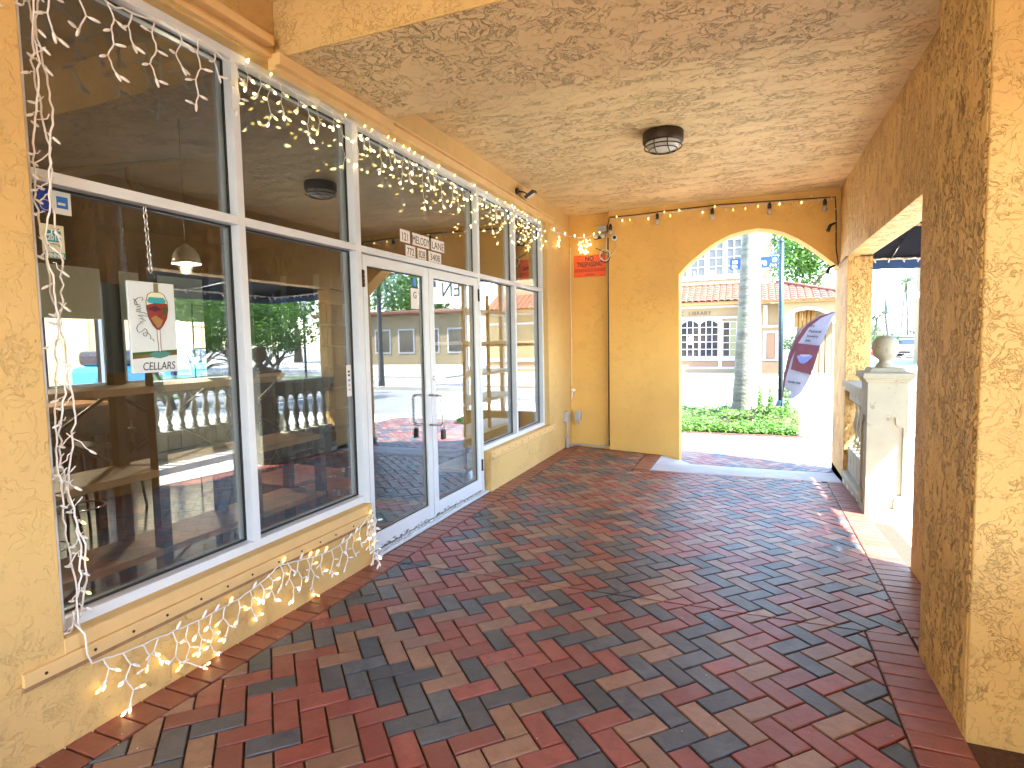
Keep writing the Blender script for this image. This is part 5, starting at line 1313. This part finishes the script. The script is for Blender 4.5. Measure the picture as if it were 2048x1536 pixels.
# windows
def win(x0, x1, z0, z1, nx, nz, y, mat='win_dark', arched=False, lab=None, olive=False):
    t = bpy.data.objects.new('window', None); C.objects.link(t); t.parent = lib; t.matrix_parent_inverse = Matrix.Translation(-lib.location); t.location = (x0, y, z0)
    wd, ht = x1-x0, z1-z0
    def pc(nm, a0, a1, c0, c1, d0, d1, m_):
        q = MB(); q.box(a0, a1, -d1, -d0, c0, c1, m_); me = q.mesh(nm); o = link(nm, me, t); return o
    for i in range(nx):
        for j in range(nz):
            a0, a1 = wd*i/nx+.02, wd*(i+1)/nx-.02; c0, c1 = ht*j/nz+.02, ht*(j+1)/nz-.02
            if arched and j == nz-1:
                q = MB(); f_ = lambda a: c1-(abs(a/wd-.5)*2)**2*ht/nz*.55
                q.prism([(a0, c0), (a1, c0), (a1, f_(a1)), ((a0+a1)/2, f_((a0+a1)/2)), (a0, f_(a0))], lambda a, b_, t_: (a, -.012+t_, b_), .011, mat)
                link('pane', q.mesh('pane'), t)
            else: pc('pane', a0, a1, c0, c1, .001, .012, 'win_olive' if (olive and i == nx-1) else mat)
    q = MB(); q.box(-.03, wd+.03, -.006, -.0005, -.03, ht+.03, 'facade_white')
    for i in range(nx+1): q.box(wd*i/nx-.02, wd*i/nx+.02, -.05, -.006, -.03, ht, 'facade_white')
    for j in range(nz+(0 if arched else 1)): q.box(-.03, wd+.03, -.045, -.006, ht*j/nz-.018, ht*j/nz+.018, 'facade_white')
    link('window_frame', q.mesh('window_frame'), t)
for x in (-3.20, -2.28): win(x, x+.86, .61, 2.44, 3, 5, LY, arched=True)
win(-1.19, -.56, .61, 2.32, 2, 5, LY, olive=True)
for x in (-6.4, -5.5, -4.6): win(x, x+.8, .61, 2.32, 3, 5, LY)
for x in (-3.75, -2.86, -1.96, -1.08): win(x, x+.70, 4.78, 6.55, 2, 4, LY+1.3)
fb('trim', -4.0, -.2, 4.55, 4.74, LY+1.3, .08, 'facade_white'); fb('trim', -.36, -.22, 4.741, 6.9, LY+1.3, .06, 'facade_white'); fb('trim', -4.0, -.2, 4.30, 4.42, LY+1.3, .10, 'facade_base')
for x in (-3.03, -2.14, -1.24): fb('trim', x, x+.12, 4.741, 6.6, LY+1.3, .07, 'facade_white')
boxo('notice', -2.82, -2.64, LY-.052, LY-.05, 1.22, 1.62, 'sticker', lib)
for x in (-2.72, -1.78, -1.9, -.75): boxo('ornament', x, x+.10, LY+1.19, LY+1.28, 4.82, 5.02, 'sticker', lib, .02)
# lettering: reads PUBLIC LIBRARY, most of the first word is hidden by the arch
text('LIBRARY', .27, lambda x_, y_, n: (-2.85+x_, LY-.002-n, 2.70+y_), 'bronze', .02, 'LEFT', sx=.98, space=1.12, parent=lib)
text('PUBLIC', .27, lambda x_, y_, n: (-3.08+x_, LY-.002-n, 2.70+y_), 'bronze', .02, 'RIGHT', sx=.98, space=1.12, parent=lib)
# barrel tile roofs: every course and column modelled
def tile_roof(x0, x1, ye, ze, yr, zr, nm, right_hip=0.0):
    q = MB(); pitch = .30; rows = 9; n = int((x1-x0)/pitch)
    for r_ in range(rows):
        t0, t1 = r_/rows, (r_+1)/rows+.02
        for i in range(n):
            xa = x0+i*pitch
            if right_hip and xa > x1-right_hip*t0: continue
            jit = rng.uniform(-.01, .01)
            ring0 = []; ring1 = []
            for k in range(5):
                a = pi*k/4; dx = pitch*.5*(1-cos(a)); dz = .07*sin(a)
                ring0.append((xa+dx, ye+(yr-ye)*t0+jit, ze+(zr-ze)*t0+dz+.035)); ring1.append((xa+dx, ye+(yr-ye)*t1, ze+(zr-ze)*t1+dz*.8))
            q.add(ring0+ring1+[(a, b_, c-.03) for a, b_, c in ring0], [(k, k+1, 6+k, 5+k) for k in range(4)]+[(10+k, 11+k, k+1, k) for k in range(4)], 'rooftile', False)
    q.add([(x0, ye, ze-.02), (x1, ye, ze-.02), (x1-right_hip, yr, zr-.02), (x0, yr, zr-.02)], [(0, 1, 2, 3)], 'rooftile')
    me = q.mesh(nm); o = link(nm, me, lib); o.matrix_parent_inverse = Matrix.Translation(-lib.location); return o
tile_roof(-14, -.02, LY-.52, 3.32, LY+1.3, 4.24, 'tile_roof')
tile_roof(-.1, 4.85, LY-2.3, 3.12, LY-.0, 4.10, 'tile_roof', 3.5)
q = MB(); q.tube([(1.2, LY-.1, 4.16), (4.85, LY-2.3, 3.20)], .09, 'rooftile', 8); build(q, 'hip_tile', lib)
# small yellow-tiled gable glimpse and bracket behind street sign
q = MB()
for k in range(3): q.tube([(1.1+.16*cos(a*pi/6), LY+1.2, 5.0+k*.62+.16*sin(a*pi/6)) for a in range(13)], .025, 'black', 6)
build(q, 'bracket', lib)

# ---------------------------------------------------------------- street sign, pole, flag
t = thing('street_sign', 'blue street name sign 100 Blk Orange Ave on a dark pole', 'street sign', (.64, 14, -.2))
q = MB(); q.lathe([(.17, 0), (.17, .06), (.13, .10), (.11, .22), (.085, .30), (.062, .34)], (.66, 14, -.2), 'pole_green', 16); build(q, 'base', t)
q = MB(); q.tube([(.66, 14, .1), (.632, 14, 3.55)], .052, 'pole_green', 12); q.lathe([(.05, 3.55), (.06, 3.57), (.03, 3.62), (.002, 3.66)], (.632, 14, 0), 'pole_green', 12); build(q, 'pole', t)
b = MB(); b.box(-.40, .575, 13.955, 13.965, 3.03, 3.265, 'street_blue'); build(b, 'plate', t)
q = MB(); q.tube([(.62, 13.96, 3.31), (-.42, 13.96, 3.30)], .010, 'pole_green', 6); q.tube([(.55, 13.96, 3.28), (.64, 14, 3.28)], .012, 'alu', 6); build(q, 'bracket', t)
sg = lambda x0, z0: (lambda x_, y_, n: (x0+x_, 13.954-n, z0+y_))
text('100', .095, sg(-.305, 3.155), 'sticker', .001, sx=.9, parent=t, bold=.002); text('Blk', .095, sg(-.305, 3.060), 'sticker', .001, sx=.95, parent=t, bold=.002)
text('Orange', .20, sg(.085, 3.085), 'sticker', .001, sx=.86, parent=t, bold=.003); text('Ave', .085, sg(.475, 3.055), 'sticker', .001, sx=1.0, parent=t, bold=.002)
q = MB(); q.prism([(.50+.048*cos(a*pi/8), 3.19+.048*sin(a*pi/8)) for a in range(16)], lambda a, b_, t_: (a, 13.954-t_, b_), .001, 'sticker'); q.prism([(.50+.03*cos(a*pi/8), 3.19+.03*sin(a*pi/8)) for a in range(16)], lambda a, b_, t_: (a, 13.9525-t_, b_), .001, 'teal'); build(q, 'emblem', t)
# feather flag
t = thing('feather_flag', 'white feather flag listing art apparel jewelry gifts, maroon edged', 'flag', (.70, 13.8, -.2))
sp = [(.66, -.15), (.69, .25), (.72, .70), (.80, 1.15), (.92, 1.50), (1.10, 1.77), (1.33, 1.93), (1.60, 2.01)]
free = [(.705, .22), (.86, .20), (1.02, .34), (1.14, .58), (1.24, .90), (1.34, 1.34), (1.47, 1.70), (1.56, 1.95)]
fyy = lambda x: 13.78-(x-.66)*.75
def flag_x(s, v):   # s along spine 0..1, v across 0..1
    a = s*(len(sp)-2)+1; i = min(len(sp)-2, int(a)); f_ = a-i
    p0 = Vector(sp[i]).lerp(Vector(sp[i+1]), f_); a = s*(len(free)-1); i = min(len(free)-2, int(a)); f_ = a-i
    p1 = Vector(free[i]).lerp(Vector(free[i+1]), f_); p = p0.lerp(p1, v)
    return (p.x, fyy(p.x)+.03*sin(s*9+v*4)*v, p.y)
FY = 13.78
def strip(v0, v1, s0, s1, mat, nm, off=0, ns=18, nv=6):
    q = MB(); vs = [Vector(flag_x(s0+(s1-s0)*i/ns, v0+(v1-v0)*j/nv))+Vector((0, -off, 0)) for i in range(ns+1) for j in range(nv+1)]
    q.add(vs, [(i*(nv+1)+j, i*(nv+1)+j+1, (i+1)*(nv+1)+j+1, (i+1)*(nv+1)+j) for i in range(ns) for j in range(nv)], mat, True)
    q.add([v+Vector((0, .002, 0)) for v in vs], [((i+1)*(nv+1)+j, (i+1)*(nv+1)+j+1, i*(nv+1)+j+1, i*(nv+1)+j) for i in range(ns) for j in range(nv)], mat, True)
    me = q.mesh(nm); o = link(nm, me, t); o.matrix_parent_inverse = Matrix.Translation(-t.location); return o
strip(0.14, 1, 0, 1, 'flag_white', 'cloth'); strip(0, .14, 0, 1, 'maroon', 'sleeve')
q = MB(); cn = [Vector((.93, 1.39)), Vector((1.33, 1.33)), Vector((1.19, .74)), Vector((.83, .84))]; ns = 6
vs = []
for i in range(ns+1):
    for j in range(ns+1):
        p_ = cn[0].lerp(cn[1], j/ns).lerp(cn[3].lerp(cn[2], j/ns), i/ns); vs.append((p_.x, fyy(p_.x)-.044, p_.y))
q.add(vs, [(i*(ns+1)+j, i*(ns+1)+j+1, (i+1)*(ns+1)+j+1, (i+1)*(ns+1)+j) for i in range(ns) for j in range(ns)], 'maroon', True); build(q, 'print', t)
def blob():
    q = MB(); cx, cz = 1.07, 1.10; pts = []
    for k in range(14):
        a = 2*pi*k/14; rr = .13*(1+.12*sin(a*3)); pts.append((cx+rr*cos(a)*1.0, cz+rr*sin(a)*.95))
    q.prism(pts, lambda a, b_, t_: (a+(b_-cz)*.25, fyy(a)-.05-t_, b_), .001, 'flag_blue'); q.prism([(cx+.09*cos(2*pi*k/10), cz+.05+.045*sin(2*pi*k/10)) for k in range(10)], lambda a, b_, t_: (a+(b_-cz)*.25, fyy(a)-.053-t_, b_), .001, 'flag_white'); build(q, 'print', t)
blob()
for wd, x0, z0, s_ in (('Art', 1.13, 1.72, .085), ('Apparel', 1.13, 1.615, .080), ('Jewelry', 1.10, 1.515, .078), ('Gifts', 1.07, 1.425, .062), ('Studio 508', .78, .56, .062)):
    text(wd, s_, (lambda xx, zz: (lambda x_, y_, n: (xx+x_*.98+y_*.2, fyy(xx+x_)-.045-n, zz+y_*.95-x_*.12)))(x0 if wd != 'Studio 508' else x0, z0), 'ink', .001, 'LEFT', sx=.85, parent=t, bold=.002)
q = MB(); q.tube([(x, 13.80, z) for x, z in sp]+[(1.62, 13.80, 2.03)], [.014]*5+[.010]*4, 'black', 8); build(q, 'pole', t)

# ---------------------------------------------------------------- things mirrored in the glass
t = thing('corner_building', 'pale corner building with tiled eaves across the plaza', 'building', (20, 45, -.3))
b = MB(); b.box(13, 33, 45, 52, -.35, 4.1, 'facade2'); build(b, 'wall', t); b = MB(); b.box(10.4, 14.6, 41, 47, 4.4, 9.4, 'facade2'); b.box(10.4, 14.6, 41, 47, -.35, 4.0, 'facade'); build(b, 'tower', t)
b = MB(); b.box(12.6, 33.4, 44.4, 45.2, 4.1, 4.45, 'rooftile'); b.box(10.0, 15, 40.5, 41, 4.0, 4.4, 'rooftile'); build(b, 'tiled_eave', t, .1)
for i in range(7):
    boxo('window', 15.2+i*2.5, 16.6+i*2.5, 44.93, 44.998, .8, 2.7, 'win_dark', t); boxo('window_frame', 15.05+i*2.5, 16.75+i*2.5, 44.96, 44.999, .65, 2.85, 'facade_white', t)
boxo('window', 11.5, 13.4, 40.93, 40.998, 5.4, 7.4, 'win_dark', t); boxo('window_frame', 11.3, 13.6, 40.96, 40.999, 5.2, 7.6, 'facade_white', t)
t = thing('banner_sign', 'cream banner reading OPEN on two posts, mirrored in the right door', 'sign', (10.5, 30.6, -.3))
b = MB(); b.box(9.2, 13.4, 30.60, 30.64, 3.85, 5.45, 'cream'); build(b, 'board', t); text('OPEN', 1.2, lambda x_, y_, n: (10.5+x_, 30.60-n, 4.25+y_), 'ink', .01, sx=.85, parent=t)
for x in (9.3, 13.3): q = MB(); q.tube([(x, 30.68, -.2), (x, 30.68, 5.5)], .04, 'facade_white', 8); build(q, 'post', t)
def lamp_post(x, y, label):
    t = thing('lamp_post', label, 'street lamp', (x, y, -.3), 'lamp posts with cream globes on the plaza')
    q = MB(); q.lathe([(.16, 0), (.16, .08), (.09, .2), (.07, .5), (.045, .6), (.04, 3.0), (.06, 3.05), (.08, 3.12)], (x, y, -.3), 'pole_green', 12); build(q, 'post', t)
    q = MB(); q.lathe([(.09, 2.82), (.17, 3.0), (.20, 3.18), (.15, 3.36), (.07, 3.46), (.02, 3.56)], (x, y, 0), 'globe', 14); build(q, 'globe', t)
lamp_post(10.6, 17.7, 'lamp post with cream globe between the low park trees'); lamp_post(15.5, 17.2, 'lamp post with cream globe on the plaza behind the nearest tree'); lamp_post(21, 24.5, 'lamp post with cream globe far back on the plaza')
# leaning umbrella base, bench
t = thing('park_bench', 'white slatted bench on the plaza behind the landing', 'bench', (9, 17.5, -.3))
for k in range(5): boxo('slat', 12.2, 13.8, 18.6+k*.09, 18.67+k*.09, .12, .15, 'facade_white', t)
for k in range(4): boxo('slat', 12.2, 13.8, 19.08, 19.11, .25+k*.1, .32+k*.1, 'facade_white', t)
for x in (12.25, 13.7): boxo('leg', x, x+.05, 18.62, 19.1, -.3, .119, 'black', t)
print('objects', len(bpy.data.objects), 'tris', sum(len(m_.polygons) for m_ in bpy.data.meshes))
